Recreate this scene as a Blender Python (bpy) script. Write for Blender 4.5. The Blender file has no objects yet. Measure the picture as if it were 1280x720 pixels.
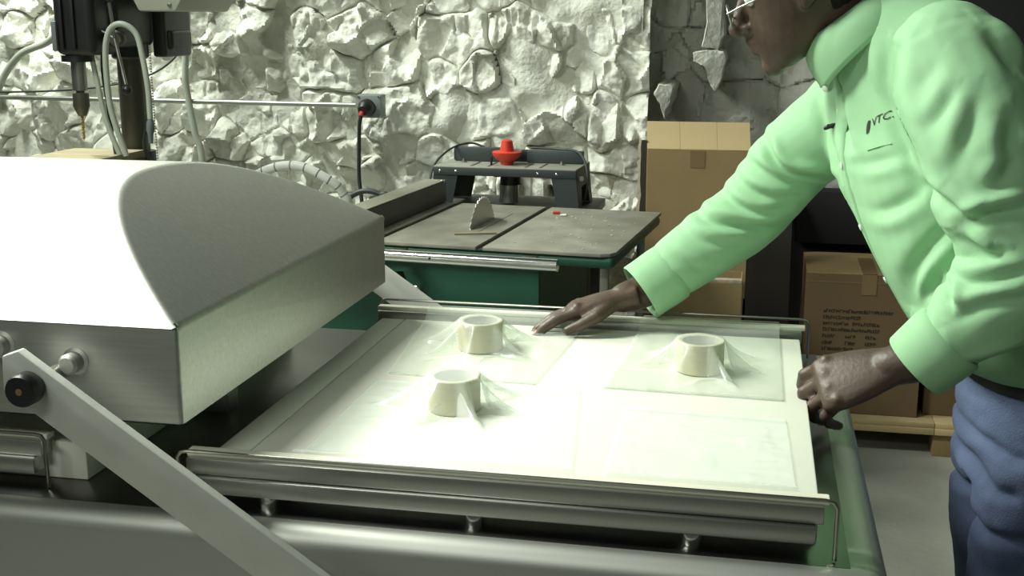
import bpy, bmesh, math, random
import numpy as np
from mathutils import Vector, Matrix
random.seed(7)
SC = bpy.context.scene
COL = SC.collection

# ------------------------------------------------------------------ camera
cam = bpy.data.cameras.new('camera')
cam.sensor_width = 36.0
cam.lens = 36.0 * 1477.0 / 1280.0
cam.clip_start = 0.05
cam_o = bpy.data.objects.new('camera', cam)
COL.objects.link(cam_o)
cam_o.location = (0, 0, 1.5)
cam_o.rotation_euler = (math.radians(90 - 12.9), 0, math.radians(11.6))
SC.camera = cam_o

# ------------------------------------------------------------------ world, lights, exposure
world = bpy.data.worlds.new('world')
SC.world = world
world.use_nodes = True
bg = world.node_tree.nodes['Background']
bg.inputs['Color'].default_value = (0.86, 1.0, 0.80, 1)
bg.inputs['Strength'].default_value = 0.055


def area(name, loc, target, sx, sy, power, color):
    l = bpy.data.lights.new(name, 'AREA')
    l.shape = 'RECTANGLE'
    l.size, l.size_y = sx, sy
    l.energy = power
    l.color = color
    o = bpy.data.objects.new(name, l)
    COL.objects.link(o)
    o.location = loc
    o.rotation_euler = (Vector(target) - Vector(loc)).to_track_quat('-Z', 'Y').to_euler()
    return o


TUBE = (0.93, 1.0, 0.88)
# ceiling fluorescent fixtures of the workshop
area('ceiling_light_wall', (-2.9, 3.62, 3.2), (-1.2, 4.4, 1.1), 1.2, 0.25, 125, TUBE)
ml = area('ceiling_light_machine', (-2.35, 1.75, 3.2), (-0.4, 1.8, 1.0), 0.5, 1.2, 62, TUBE)
ml.data.spread = math.radians(115)
area('ceiling_light_door', (-1.2, -1.1, 3.2), (-0.6, 1.3, 0.9), 1.2, 0.4, 30, TUBE)

vs = SC.view_settings
vs.view_transform = 'Standard'
vs.look = 'None'
vs.gamma = 1.0
vs.use_curve_mapping = False
vs.exposure = 0.0

# ------------------------------------------------------------------ materials


def nodes(name):
    m = bpy.data.materials.new(name)
    m.use_nodes = True
    nt = m.node_tree
    return m, nt, nt.nodes['Principled BSDF']


def mat(name, col, rough=0.6, metal=0.0, var=0.0, vscale=8.0, bump=0.0, bscale=60.0, col2=None, stretch=None, spec=None, coat=0.0):
    """plain procedural material: noise mixes two tints, noise bump"""
    m, nt, p = nodes(name)
    p.inputs['Roughness'].default_value = rough
    p.inputs['Metallic'].default_value = metal
    if spec is not None:
        p.inputs['Specular IOR Level'].default_value = spec
    p.inputs['Coat Weight'].default_value = coat
    tc = nt.nodes.new('ShaderNodeTexCoord')
    mp = nt.nodes.new('ShaderNodeMapping')
    nt.links.new(tc.outputs['Object'], mp.inputs['Vector'])
    if stretch:
        mp.inputs['Scale'].default_value = stretch
    n = nt.nodes.new('ShaderNodeTexNoise')
    n.inputs['Scale'].default_value = vscale
    n.inputs['Detail'].default_value = 5
    nt.links.new(mp.outputs['Vector'], n.inputs['Vector'])
    cr = nt.nodes.new('ShaderNodeValToRGB')
    c2 = col2 if col2 else tuple(c * (1 - var) for c in col)
    cr.color_ramp.elements[0].color = (*c2, 1)
    cr.color_ramp.elements[1].color = (*col, 1)
    cr.color_ramp.elements[0].position = 0.35
    cr.color_ramp.elements[1].position = 0.65
    nt.links.new(n.outputs['Fac'], cr.inputs['Fac'])
    nt.links.new(cr.outputs['Color'], p.inputs['Base Color'])
    if bump > 0:
        n2 = nt.nodes.new('ShaderNodeTexNoise')
        n2.inputs['Scale'].default_value = bscale
        n2.inputs['Detail'].default_value = 6
        nt.links.new(mp.outputs['Vector'], n2.inputs['Vector'])
        b = nt.nodes.new('ShaderNodeBump')
        b.inputs['Strength'].default_value = bump
        b.inputs['Distance'].default_value = 0.01
        nt.links.new(n2.outputs['Fac'], b.inputs['Height'])
        nt.links.new(b.outputs['Normal'], p.inputs['Normal'])
    return m


M = {}
M['stone'] = mat('whitewashed_stone', (0.80, 0.80, 0.74), 0.9, var=0.0, vscale=5, bump=0.9, bscale=38, col2=(0.66, 0.66, 0.58))
M['stone_bare'] = mat('bare_stone', (0.36, 0.35, 0.28), 0.95, vscale=6, bump=0.9, bscale=30, col2=(0.25, 0.24, 0.19))
M['mortar'] = mat('limewashed_mortar', (0.74, 0.74, 0.68), 0.95, vscale=7, bump=0.8, bscale=50, col2=(0.58, 0.58, 0.50))
M['concrete'] = mat('concrete_floor', (0.42, 0.42, 0.37), 0.8, vscale=3, bump=0.15, bscale=40, col2=(0.32, 0.32, 0.28))
M['steel'] = mat('brushed_stainless', (0.53, 0.53, 0.50), 0.54, 1.0, vscale=30, col2=(0.53, 0.53, 0.50), stretch=(0.3, 6, 6), bump=0.02, bscale=150)
M['steel_lid'] = mat('brushed_stainless_lid', (0.56, 0.56, 0.53), 0.45, 1.0, vscale=30, col2=(0.50, 0.50, 0.475), stretch=(0.3, 6, 6), bump=0.02, bscale=150)
M['steel_arm'] = mat('satin_steel_arm', (0.62, 0.62, 0.58), 0.6, 0.45, vscale=20, var=0.08)
M['worktop'] = mat('smooth_steel_worktop', (0.21, 0.21, 0.20), 0.30, 1.0, vscale=20, var=0.08)
M['alu'] = mat('anodised_bar', (0.53, 0.53, 0.50), 0.36, 1.0, vscale=20, var=0.08, stretch=(0.2, 5, 5))
M['chrome'] = mat('polished_chrome', (0.86, 0.86, 0.84), 0.16, 1.0, vscale=20, var=0.05)
M['wire'] = mat('steel_wire', (0.42, 0.41, 0.36), 0.3, 1.0, vscale=20, var=0.05)
M['board'] = mat('polyethylene_board', (0.82, 0.81, 0.72), 0.5, vscale=3, var=0.04)
M['seal'] = mat('cream_seal_strip', (0.80, 0.78, 0.66), 0.6, vscale=9, var=0.06)
M['black_plastic'] = mat('black_plastic', (0.012, 0.012, 0.013), 0.4, vscale=9, var=0.2)
M['black_rubber'] = mat('black_rubber', (0.02, 0.02, 0.02), 0.7, vscale=9, var=0.2)
M['grey_plastic'] = mat('grey_plastic', (0.16, 0.18, 0.19), 0.55, vscale=9, var=0.15)
M['green_paint'] = mat('green_machine_paint', (0.013, 0.078, 0.046), 0.45, vscale=6, var=0.15)
M['cast_iron'] = mat('dusty_cast_iron', (0.30, 0.29, 0.24), 0.55, 0.25, vscale=9, col2=(0.21, 0.205, 0.17), bump=0.05)
M['dark_iron'] = mat('dark_slot', (0.02, 0.02, 0.018), 0.8)
M['fence_grey'] = mat('fence_grey', (0.10, 0.10, 0.085), 0.55, 0.3, vscale=8, var=0.15)
M['fence_top_lit'] = mat('lit_fence_top', (0.34, 0.33, 0.26), 0.6, 0.2, vscale=8, var=0.15)  # paler than the fence sides: light on the top put into the colour
M['blade'] = mat('saw_blade_steel', (0.62, 0.62, 0.58), 0.4, 0.8, vscale=8, var=0.1)
M['router_grey'] = mat('charcoal_paint', (0.045, 0.055, 0.058), 0.5, vscale=8, var=0.2)
M['router_top'] = mat('dusty_router_top', (0.34, 0.34, 0.29), 0.55, 0.3, vscale=12, var=0.2)
M['red'] = mat('red_plastic', (0.62, 0.045, 0.02), 0.45, vscale=8, var=0.15)
M['drill_black'] = mat('black_enamel', (0.018, 0.02, 0.02), 0.42, vscale=12, var=0.3)
M['drill_col'] = mat('oily_steel_column', (0.13, 0.125, 0.10), 0.4, 0.6, vscale=9, var=0.3, stretch=(3, 3, 0.5))
M['drill_beige'] = mat('beige_cover', (0.42, 0.43, 0.36), 0.5, vscale=6, var=0.08)
M['dull_steel'] = mat('dull_steel', (0.35, 0.35, 0.32), 0.35, 0.9, vscale=15, var=0.15)
M['brass'] = mat('titanium_bit', (0.55, 0.40, 0.12), 0.35, 0.9, vscale=40, var=0.3)
M['cable_grey'] = mat('grey_green_cable', (0.42, 0.45, 0.38), 0.5, vscale=9, var=0.12)
M['cable_dark'] = mat('dark_cable', (0.035, 0.04, 0.038), 0.5, vscale=9, var=0.12)
M['wood'] = mat('pale_plywood', (0.34, 0.28, 0.17), 0.7, vscale=5, var=0.25, stretch=(0.5, 8, 8))
M['conduit'] = mat('galvanised_conduit', (0.45, 0.46, 0.43), 0.4, 0.8, vscale=15, var=0.15)
M['outlet'] = mat('grey_outlet_box', (0.23, 0.26, 0.26), 0.5, 0.2, vscale=8, var=0.1)
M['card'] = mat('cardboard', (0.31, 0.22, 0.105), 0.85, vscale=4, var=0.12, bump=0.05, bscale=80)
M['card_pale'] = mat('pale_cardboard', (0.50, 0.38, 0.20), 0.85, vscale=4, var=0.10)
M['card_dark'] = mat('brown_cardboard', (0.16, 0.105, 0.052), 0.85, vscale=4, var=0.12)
M['card_tape'] = mat('brown_tape', (0.22, 0.145, 0.07), 0.35, vscale=4, var=0.1)
M['card_edge'] = mat('torn_card_edge', (0.62, 0.54, 0.40), 0.9, vscale=40, var=0.3)
M['ink'] = mat('black_ink', (0.03, 0.025, 0.02), 0.8)
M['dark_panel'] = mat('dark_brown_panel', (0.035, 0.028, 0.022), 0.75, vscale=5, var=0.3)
M['backdrop_black'] = mat('recess_backdrop_black', (0.010, 0.010, 0.010), 0.9, vscale=5, var=0.3)  # black of the panels added to keep the recess dark
M['shirt'] = mat('mint_green_cotton', (0.30, 0.53, 0.305), 0.8, vscale=9, var=0.04, bump=0.06, bscale=500)
M['button'] = mat('pearl_button', (0.72, 0.82, 0.72), 0.35, vscale=60, var=0.1)
M['skin'] = mat('dark_skin', (0.085, 0.052, 0.036), 0.48, vscale=25, var=0.25, bump=0.08, bscale=160)
M['nail'] = mat('finger_nail', (0.42, 0.22, 0.16), 0.35)
M['hair'] = mat('black_hair', (0.008, 0.007, 0.006), 0.9, vscale=90, var=0.4, bump=0.6, bscale=120)
M['jeans'] = mat('blue_denim', (0.095, 0.125, 0.225), 0.9, vscale=5, bump=0.2, bscale=300, col2=(0.038, 0.052, 0.108))
M['stitch'] = mat('denim_stitch', (0.30, 0.33, 0.40), 0.9)
M['leather'] = mat('black_leather', (0.012, 0.011, 0.010), 0.45, vscale=20, var=0.2)
M['white_plastic'] = mat('white_plastic', (0.78, 0.78, 0.72), 0.5, vscale=8, var=0.05)
M['core'] = mat('cream_tape_roll', (0.66, 0.60, 0.46), 0.6, vscale=30, var=0.08, stretch=(1, 1, 6))
M['core_in'] = mat('pale_roll_core', (0.62, 0.60, 0.54), 0.7, vscale=12, var=0.08)


def film_mat(name, opacity, rough):
    m = bpy.data.materials.new(name)
    m.use_nodes = True
    nt = m.node_tree
    nt.nodes.clear()
    out = nt.nodes.new('ShaderNodeOutputMaterial')
    tr = nt.nodes.new('ShaderNodeBsdfTransparent')
    tr.inputs['Color'].default_value = (0.97, 0.99, 0.97, 1)
    pr = nt.nodes.new('ShaderNodeBsdfPrincipled')
    pr.inputs['Base Color'].default_value = (0.90, 0.93, 0.90, 1)
    pr.inputs['Roughness'].default_value = rough
    pr.inputs['Specular IOR Level'].default_value = 1.0
    lw = nt.nodes.new('ShaderNodeLayerWeight')
    lw.inputs['Blend'].default_value = 0.35
    tc = nt.nodes.new('ShaderNodeTexCoord')
    nz = nt.nodes.new('ShaderNodeTexNoise')
    nz.inputs['Scale'].default_value = 9
    nt.links.new(tc.outputs['Object'], nz.inputs['Vector'])
    mr = nt.nodes.new('ShaderNodeMapRange')
    mr.inputs['To Min'].default_value = opacity * 0.8
    mr.inputs['To Max'].default_value = opacity * 1.2
    nt.links.new(nz.outputs['Fac'], mr.inputs['Value'])
    ad = nt.nodes.new('ShaderNodeMath')
    ad.operation = 'MULTIPLY_ADD'
    ad.use_clamp = True
    ad.inputs[1].default_value = 0.3
    nt.links.new(lw.outputs['Fresnel'], ad.inputs[0])
    nt.links.new(mr.outputs['Result'], ad.inputs[2])
    mx = nt.nodes.new('ShaderNodeMixShader')
    nt.links.new(ad.outputs[0], mx.inputs['Fac'])
    nt.links.new(tr.outputs[0], mx.inputs[1])
    nt.links.new(pr.outputs[0], mx.inputs[2])
    nt.links.new(mx.outputs[0], out.inputs['Surface'])
    return m


M['film'] = film_mat('clear_pouch_film', 0.17, 0.22)
M['lens'] = film_mat('clear_lens', 0.08, 0.05)
M['clear_guard'] = film_mat('clear_guard_plastic', 0.18, 0.2)

# ------------------------------------------------------------------ object helpers


def wloc(o):
    v = Vector((0, 0, 0))
    while o is not None:
        v += Vector(o.location)
        o = o.parent
    return v


def thing(name, label, cat, loc, group=None):
    o = bpy.data.objects.new(name, None)
    COL.objects.link(o)
    o.location = loc
    o.empty_display_size = 0.05
    o['label'] = label
    o['category'] = cat
    if group:
        o['group'] = group
    return o


def tag(o, label, cat, group=None):
    o['label'] = label
    o['category'] = cat
    if group:
        o['group'] = group
    return o


def smooth_by_angle(me, ang=40):
    me.polygons.foreach_set('use_smooth', [True] * len(me.polygons))
    try:
        me.set_sharp_from_angle(angle=math.radians(ang))
    except Exception:
        pass


def link_mesh(name, me, m, parent=None, label=None, smooth=40):
    """mesh in world coordinates -> object whose origin sits at the mesh's centre"""
    n = len(me.vertices)
    co = np.empty(n * 3)
    me.vertices.foreach_get('co', co)
    co = co.reshape(-1, 3)
    c = (co.min(0) + co.max(0)) / 2
    me.vertices.foreach_set('co', (co - c).ravel())
    if smooth:
        smooth_by_angle(me, smooth)
    me.update()
    for mm in (m if isinstance(m, (list, tuple)) else [m]):
        me.materials.append(M[mm])
    o = bpy.data.objects.new(name, me)
    COL.objects.link(o)
    if parent is not None:
        o.parent = parent
        o.location = Vector(c) - wloc(parent)
    else:
        o.location = Vector(c)
    if label:
        o['label'] = label
    return o


def obj(name, bm, m, parent=None, label=None, smooth=40):
    bmesh.ops.recalc_face_normals(bm, faces=bm.faces)
    me = bpy.data.meshes.new(name)
    bm.to_mesh(me)
    bm.free()
    return link_mesh(name, me, m, parent, label, smooth)


def struct(o):
    o['kind'] = 'structure'
    return o


ID = Matrix.Identity(4)


def B():
    return bmesh.new()


def box(bm, lo, hi, bev=0.0, T=ID, seg=2, mi=0):
    b2 = bmesh.new()
    bmesh.ops.create_cube(b2, size=1.0)
    lo, hi = Vector(lo), Vector(hi)
    c, s = (lo + hi) / 2, hi - lo
    for v in b2.verts:
        v.co = Vector((v.co.x * s.x, v.co.y * s.y, v.co.z * s.z)) + c
    if bev > 0:
        bmesh.ops.bevel(b2, geom=b2.edges[:], offset=bev, segments=seg, affect='EDGES', profile=0.5)
    merge(bm, b2, T, mi)
    return bm


def merge(bm, b2, T=ID, mi=0):
    vm = {}
    for v in b2.verts:
        vm[v] = bm.verts.new(T @ v.co)
    for f in b2.faces:
        try:
            nf = bm.faces.new([vm[v] for v in f.verts])
            nf.material_index = mi
        except ValueError:
            pass
    b2.free()


def ring_loft(bm, rings, cap=True, closed=True, T=ID):
    """rings: list of lists of points, same count"""
    vr = [[bm.verts.new(T @ Vector(p)) for p in r] for r in rings]
    n = len(vr[0])
    for a, b in zip(vr, vr[1:]):
        for i in range(n if closed else n - 1):
            j = (i + 1) % n
            bm.faces.new((a[i], a[j], b[j], b[i]))
    if cap:
        bm.faces.new(vr[0][::-1])
        bm.faces.new(vr[-1])
    return vr


def frames(pts):
    pts = [Vector(p) for p in pts]
    ts = []
    for i in range(len(pts)):
        a = pts[max(i - 1, 0)]
        b = pts[min(i + 1, len(pts) - 1)]
        ts.append((b - a).normalized())
    up = Vector((0, 0, 1)) if abs(ts[0].z) < 0.9 else Vector((1, 0, 0))
    n = (up - ts[0] * up.dot(ts[0])).normalized()
    out = []
    for t in ts:
        n = (n - t * n.dot(t)).normalized()
        out.append((t, n, t.cross(n)))
    return out


def tube(bm, pts, r, seg=10, cap=True, T=ID):
    pts = [Vector(p) for p in pts]
    rs = r if isinstance(r, (list, tuple)) else [r] * len(pts)
    rings = []
    for p, (t, n, b), rr in zip(pts, frames(pts), rs):
        rings.append([p + (n * math.cos(a) + b * math.sin(a)) * rr for a in [2 * math.pi * k / seg for k in range(seg)]])
    ring_loft(bm, rings, cap, True, T)
    return bm


def spline(pts, n=8):
    """Catmull-Rom through the points"""
    P = [np.array(p, float) for p in pts]
    P = [2 * P[0] - P[1]] + P + [2 * P[-1] - P[-2]]
    out = []
    for i in range(1, len(P) - 2):
        for k in range(n):
            t = k / n
            a, b, c, d = P[i - 1], P[i], P[i + 1], P[i + 2]
            out.append(0.5 * ((2 * b) + (c - a) * t + (2 * a - 5 * b + 4 * c - d) * t * t + (3 * b - a - 3 * c + d) * t ** 3))
    out.append(P[-2])
    return out


def cyl(bm, a, b, r, seg=20, r2=None, bev=0.0, T=ID):
    a, b = Vector(a), Vector(b)
    r2 = r if r2 is None else r2
    if bev > 0:
        d = (b - a).normalized() * bev
        tube(bm, [a, a + d, b - d, b], [r - bev, r, r2, r2 - bev], seg, True, T)
        # straighten the rings: frames of a straight line are constant
    else:
        tube(bm, [a, b], [r, r2], seg, True, T)
    return bm


def lathe(bm, base, axis, prof, seg=24, T=ID):
    """prof: (distance along axis, radius)"""
    base, axis = Vector(base), Vector(axis).normalized()
    up = Vector((0, 0, 1)) if abs(axis.z) < 0.9 else Vector((1, 0, 0))
    n = (up - axis * up.dot(axis)).normalized()
    b = axis.cross(n)
    rings = [[base + axis * h + (n * math.cos(a) + b * math.sin(a)) * max(r, 1e-4) for a in [2 * math.pi * k / seg for k in range(seg)]] for h, r in prof]
    ring_loft(bm, rings, True, True, T)
    return bm


def prism(bm, poly, vec, T=ID, bev=0.0):
    """flat polygon (list of 3d points) extruded along vec"""
    b2 = bmesh.new()
    a = [b2.verts.new(Vector(p)) for p in poly]
    b = [b2.verts.new(Vector(p) + Vector(vec)) for p in poly]
    n = len(a)
    b2.faces.new(a[::-1])
    b2.faces.new(b)
    for i in range(n):
        j = (i + 1) % n
        b2.faces.new((a[i], a[j], b[j], b[i]))
    if bev > 0:
        bmesh.ops.recalc_face_normals(b2, faces=b2.faces)
        bmesh.ops.bevel(b2, geom=b2.edges[:], offset=bev, segments=2, affect='EDGES', profile=0.5)
    merge(bm, b2, T)
    return bm


def sphere(bm, c, r, seg=14, rings=9, sc=(1, 1, 1), T=ID):
    b2 = bmesh.new()
    bmesh.ops.create_uvsphere(b2, u_segments=seg, v_segments=rings, radius=1.0)
    for v in b2.verts:
        v.co = Vector((v.co.x * r * sc[0], v.co.y * r * sc[1], v.co.z * r * sc[2])) + Vector(c)
    merge(bm, b2, T)
    return bm


# ------------------------------------------------------------------ numpy noise
_rng = np.random.RandomState(11)
_tab = _rng.rand(256, 256)


def vnoise(x, y):
    xi, yi = np.floor(x).astype(int), np.floor(y).astype(int)
    fx, fy = x - xi, y - yi
    fx, fy = fx * fx * (3 - 2 * fx), fy * fy * (3 - 2 * fy)
    g = lambda a, b: _tab[a % 256, b % 256]
    return (g(xi, yi) * (1 - fx) + g(xi + 1, yi) * fx) * (1 - fy) + (g(xi, yi + 1) * (1 - fx) + g(xi + 1, yi + 1) * fx) * fy


def fbm(x, y, o=4):
    s, a, t = 0, 1.0, 0
    for k in range(o):
        s = s + a * vnoise(x * 2 ** k + 17.3 * k, y * 2 ** k + 9.1 * k)
        t += a
        a *= 0.5
    return s / t - 0.5


def noise3(p, f):
    """cheap 3d noise from three 2d slices"""
    x, y, z = p[:, 0] * f, p[:, 1] * f, p[:, 2] * f
    return (vnoise(x + 3.1, y + 0.37 * z) + vnoise(y + 40.7, z + 0.41 * x) + vnoise(z + 80.2, x + 0.33 * y)) / 1.5 - 1.0

# ================================================================== SETTING
bm = B()
box(bm, (-5, -2.5, -0.1), (4, 6.5, 0))
struct(obj('floor', bm, 'concrete', smooth=0))


def stone_wall(name, x0, x1, z0, z1, ywall, zs0, zs1, matname, mortarname, seed, amp=1.0, fine=0.0068):
    """rubble wall facing -y: a rough mortar skin with one mesh per stone standing proud of it"""
    rng = np.random.RandomState(seed)
    # the mortar skin
    nx, nz = int((x1 - x0) / 0.014), int((z1 - z0) / 0.014)
    gx, gz = np.meshgrid(np.linspace(x0, x1, nx), np.linspace(z0, z1, nz), indexing='ij')
    h = 0.034 * amp + 0.24 * amp * fbm(gx * 1.7 + seed, gz * 1.7, 3) + 0.045 * amp * fbm(gx * 11, gz * 11, 5) + 0.15 * amp * np.clip(fbm(gx * 3.6 + 7, gz * 3.6 + seed, 3), -.06, .4)
    front = np.stack([gx, ywall - h, gz], -1).reshape(-1, 3)
    idx = np.arange(nx * nz).reshape(nx, nz)
    quads = np.stack([idx[:-1, :-1], idx[1:, :-1], idx[1:, 1:], idx[:-1, 1:]], -1).reshape(-1, 4).tolist()
    nb = len(front)
    back = np.array([[x0, ywall + 0.16, z0], [x1, ywall + 0.16, z0], [x1, ywall + 0.16, z1], [x0, ywall + 0.16, z1]])
    verts = np.concatenate([front, back])
    quads.append([nb, nb + 3, nb + 2, nb + 1])
    left = idx[0, :].tolist()
    right = idx[-1, :].tolist()
    top = idx[:, -1].tolist()
    bot = idx[:, 0].tolist()
    quads.append(left + [nb + 3, nb])
    quads.append([nb + 1, nb + 2] + right[::-1])
    quads.append(top + [nb + 2, nb + 3])
    quads.append([nb, nb + 1] + bot[::-1])
    me = bpy.data.meshes.new(name)
    me.from_pydata(verts.tolist(), [], quads)
    w = struct(link_mesh(name, me, mortarname, smooth=50))
    # stone seeds in wavy courses
    S = []
    z = zs0
    while z < zs1:
        ch = rng.uniform(0.09, 0.19)
        x = x0 - rng.uniform(0, 0.2)
        while x < x1 + 0.1:
            wd = rng.uniform(0.11, 0.34)
            S.append((x + wd / 2 + rng.uniform(-.02, .02), z + ch / 2 + rng.uniform(-.035, .035), wd, ch))
            x += wd
        z += ch
    S = np.array(S)
    # fracture facets
    nf = int((x1 - x0) * (zs1 - zs0) / (0.075 * 0.085))
    FX = np.stack([rng.uniform(x0 - .4, x1 + .4, nf), rng.uniform(zs0 - .2, zs1 + .3, nf)], 1)
    FT = rng.uniform(-0.85, 0.85, (nf, 2)) * amp
    FO = rng.uniform(-0.014, 0.014, nf) * amp
    for i, (sx, sz, wd, ch) in enumerate(S):
        step = fine
        ax = np.arange(sx - wd * 0.85, sx + wd * 0.85, step)
        az = np.arange(sz - ch * 0.95, sz + ch * 0.95, step)
        gx, gz = np.meshgrid(ax, az, indexing='ij')
        wx = gx + 0.045 * fbm(gx * 7 + 5, gz * 7 + seed, 3)
        wz = gz + 0.045 * fbm(gx * 7 + 55, gz * 7 + 31 + seed, 3)
        near = np.where((abs(S[:, 0] - sx) < 0.75) & (abs(S[:, 1] - sz) < 0.5))[0]
        d = np.stack([np.sqrt(((wx - S[j, 0]) * 0.19 / S[j, 2]) ** 2 + ((wz - S[j, 1]) * 0.14 / S[j, 3]) ** 2) for j in near], -1)
        own = list(near).index(i)
        do = d[..., own].copy()
        d[..., own] = 9
        gap = d.min(-1) - do             # > 0 inside the stone
        nearf = np.where((abs(FX[:, 0] - sx) < wd + .15) & (abs(FX[:, 1] - sz) < ch + .15))[0]
        qx = gx + 0.02 * fbm(gx * 16, gz * 16 + 3, 2)
        qz = (gz + 0.03 * fbm(gx * 16 + 9, gz * 16 + 3, 2)) * 0.62
        df = (qx[..., None] - FX[nearf, 0]) ** 2 + (qz[..., None] - FX[nearf, 1] * 0.62) ** 2
        wt = np.exp(-(df - df.min(-1, keepdims=True)) / (2 * 0.0085 ** 2) * 1.0)
        wt /= wt.sum(-1, keepdims=True)
        pl = FO[nearf] + FT[nearf][:, 0] * (gx[..., None] - FX[nearf][:, 0]) + FT[nearf][:, 1] * (gz[..., None] - FX[nearf][:, 1])
        fac = (np.clip(pl, -.06, .06) * wt).sum(-1)
        off = rng.uniform(0.036, 0.085) * amp
        tilt = rng.uniform(-0.16, 0.16, 2)
        big = 0.24 * amp * fbm(gx * 1.7 + seed, gz * 1.7, 3)
        h = off + big + tilt[0] * (gx - sx) + tilt[1] * (gz - sz) + fac * (0.9 if rng.rand() > 0.3 else 0.25) + 0.040 * amp * fbm(gx * 16, gz * 16, 5) - 0.012 * amp * np.exp(-(fbm(gx * 9 + 31, gz * 6 + 3, 3) / .035) ** 2)
        t = np.clip((gap + 0.006) / 0.030, 0, 1)
        t = 1 - (1 - t) ** 2.0
        h = h * t + (0.018 * amp + big) * (1 - t)
        keep = gap > -0.014
        kx = (gx > x0 - 0.02) & (gx < x1 + 0.03)
        keep &= kx
        f = keep[:-1, :-1] & keep[1:, :-1] & keep[1:, 1:] & keep[:-1, 1:]
        if f.sum() < 12:
            continue
        ii = np.arange(gx.size).reshape(gx.shape)
        q = np.stack([ii[:-1, :-1], ii[1:, :-1], ii[1:, 1:], ii[:-1, 1:]], -1)[f]
        used, inv = np.unique(q, return_inverse=True)
        v = np.stack([gx, ywall - h, gz], -1).reshape(-1, 3)[used]
        me = bpy.data.meshes.new('stone')
        me.from_pydata(v.tolist(), [], inv.reshape(-1, 4).tolist())
        link_mesh('stone', me, matname, w, smooth=32)
    return w


stone_wall('wall_back', -4.4, -0.42, 0, 2.7, 4.5, 0.66, 1.86, 'stone', 'mortar', 3)
wr = stone_wall('wall_recess', -0.46, 2.2, 0, 2.7, 4.82, 0.75, 1.86, 'stone', 'mortar', 9, amp=0.6, fine=0.011)

# two whitewashed slabs jutting out of the recess into the light
rs = random.Random(21)
for poly in ([(-.205, 1.395), (-.150, 1.385), (-.128, 1.44), (-.140, 1.56), (-.150, 1.74), (-.215, 1.76), (-.200, 1.60), (-.195, 1.48)],
             [(-.150, 1.235), (-.128, 1.30), (-.118, 1.372), (-.150, 1.384), (-.235, 1.378), (-.232, 1.345), (-.195, 1.325), (-.172, 1.25)],
             [(-.335, 1.135), (-.315, 1.20), (-.30, 1.255), (-.355, 1.26), (-.375, 1.22), (-.352, 1.19)]):
    pts = []
    for (a, b) in zip(poly, poly[1:] + poly[:1]):
        for t in (0, .34, .67):
            pts.append((a[0] + (b[0] - a[0]) * t + rs.uniform(-.004, .004), 4.43, a[1] + (b[1] - a[1]) * t + rs.uniform(-.004, .004)))
    bm = B()
    prism(bm, pts, (0, 0.36, 0), bev=0.003)
    for v in bm.verts:
        if v.co.y < 4.5:
            v.co.y += .03 * (noise3(np.array([tuple(v.co)]), 30)[0] + .5) + (v.co.x + .2) * .25
    obj('stone', bm, 'stone', wr, smooth=35)

# ================================================================== VACUUM PACKING MACHINE
ZT = 0.885       # worktop of the machine
vm = thing('vacuum_packing_machine', 'large stainless steel double-chamber vacuum packing machine with domed lid swung left', 'packing machine', (-0.76, 1.74, 0))
X0, X1, Y0, Y1 = -1.70, 0.174, 1.268, 2.215

# cabinet body with a rounded front and right shoulder
bm = B()
box(bm, (X0, Y0, 0.14), (X1, Y1, ZT), 0.026, seg=6)
obj('cabinet', bm, 'steel', vm)
bm = B()
box(bm, (X0 + .02, Y0 + .030, ZT - .002), (X1 - .045, Y1 - .02, ZT + .0005), 0.0004)
obj('worktop', bm, 'worktop', vm)
for (x, y) in ((X0 + .12, Y0 + .12), (X1 - .12, Y0 + .12), (X0 + .12, Y1 - .12), (X1 - .12, Y1 - .12)):
    bm = B()
    lathe(bm, (x, y, 0), (0, 0, 1), [(0, .03), (0.075, .03), (0.08, .018), (0.145, .018)], 16)
    obj('caster_foot', bm, 'black_rubber', vm)
# suction port on the worktop between the chambers
bm = B()
box(bm, (-0.86, 1.66, ZT - 0.001), (-0.80, 1.70, ZT + 0.035), 0.004)
obj('suction_port', bm, 'steel', vm)

# ---- domed lid
LX1, LX0 = -0.690, -1.700
LY0, LY1, LZ0, LZ1, LH, LK, LA, LN = 1.300, 2.146, 1.000, 1.127, 0.150, 1.4, 0.42, 2.3


def lidz(s):
    t = (LA - s) / LA if s < LA else (s - LA) / (1 - LA)
    return LZ1 + LH * (1 - t ** LN)


NS = 56
bm = B()
top_r, top_l = [], []
for i in range(NS + 1):
    s = i / NS
    s = 0.5 - 0.5 * math.cos(math.pi * s)
    z = lidz(s)
    y = LY0 + (LY1 - LY0) * s
    dx = LK * (z - LZ1)
    top_r.append(Vector((LX1 - dx, y, z)))
    top_l.append(Vector((LX0 + dx, y, z)))
vr = [bm.verts.new(p) for p in top_r]
vl = [bm.verts.new(p) for p in top_l]
br = [vr[0]] + [bm.verts.new((LX1, p.y, LZ1)) for p in top_r[1:-1]] + [vr[-1]]
bl = [vl[0]] + [bm.verts.new((LX0, p.y, LZ1)) for p in top_l[1:-1]] + [vl[-1]]
for i in range(NS):
    bm.faces.new((vr[i], vr[i + 1], vl[i + 1], vl[i]))      # the barrel
    for up_, dn in ((vr, br), (vl, bl)):                     # the inclined ends
        q = [up_[i], dn[i], dn[i + 1], up_[i + 1]]
        q = [v for k, v in enumerate(q) if v not in q[:k]]
        bm.faces.new(q)
lo = [bm.verts.new(p) for p in ((LX1, LY0, LZ0), (LX1, LY1, LZ0), (LX0, LY1, LZ0), (LX0, LY0, LZ0))]
bm.faces.new([lo[0], lo[1]] + br[::-1])
bm.faces.new([lo[1], lo[2], vl[-1], vr[-1]])
bm.faces.new([lo[2], lo[3]] + bl)
bm.faces.new([lo[3], lo[0], vr[0], vl[0]])
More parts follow.
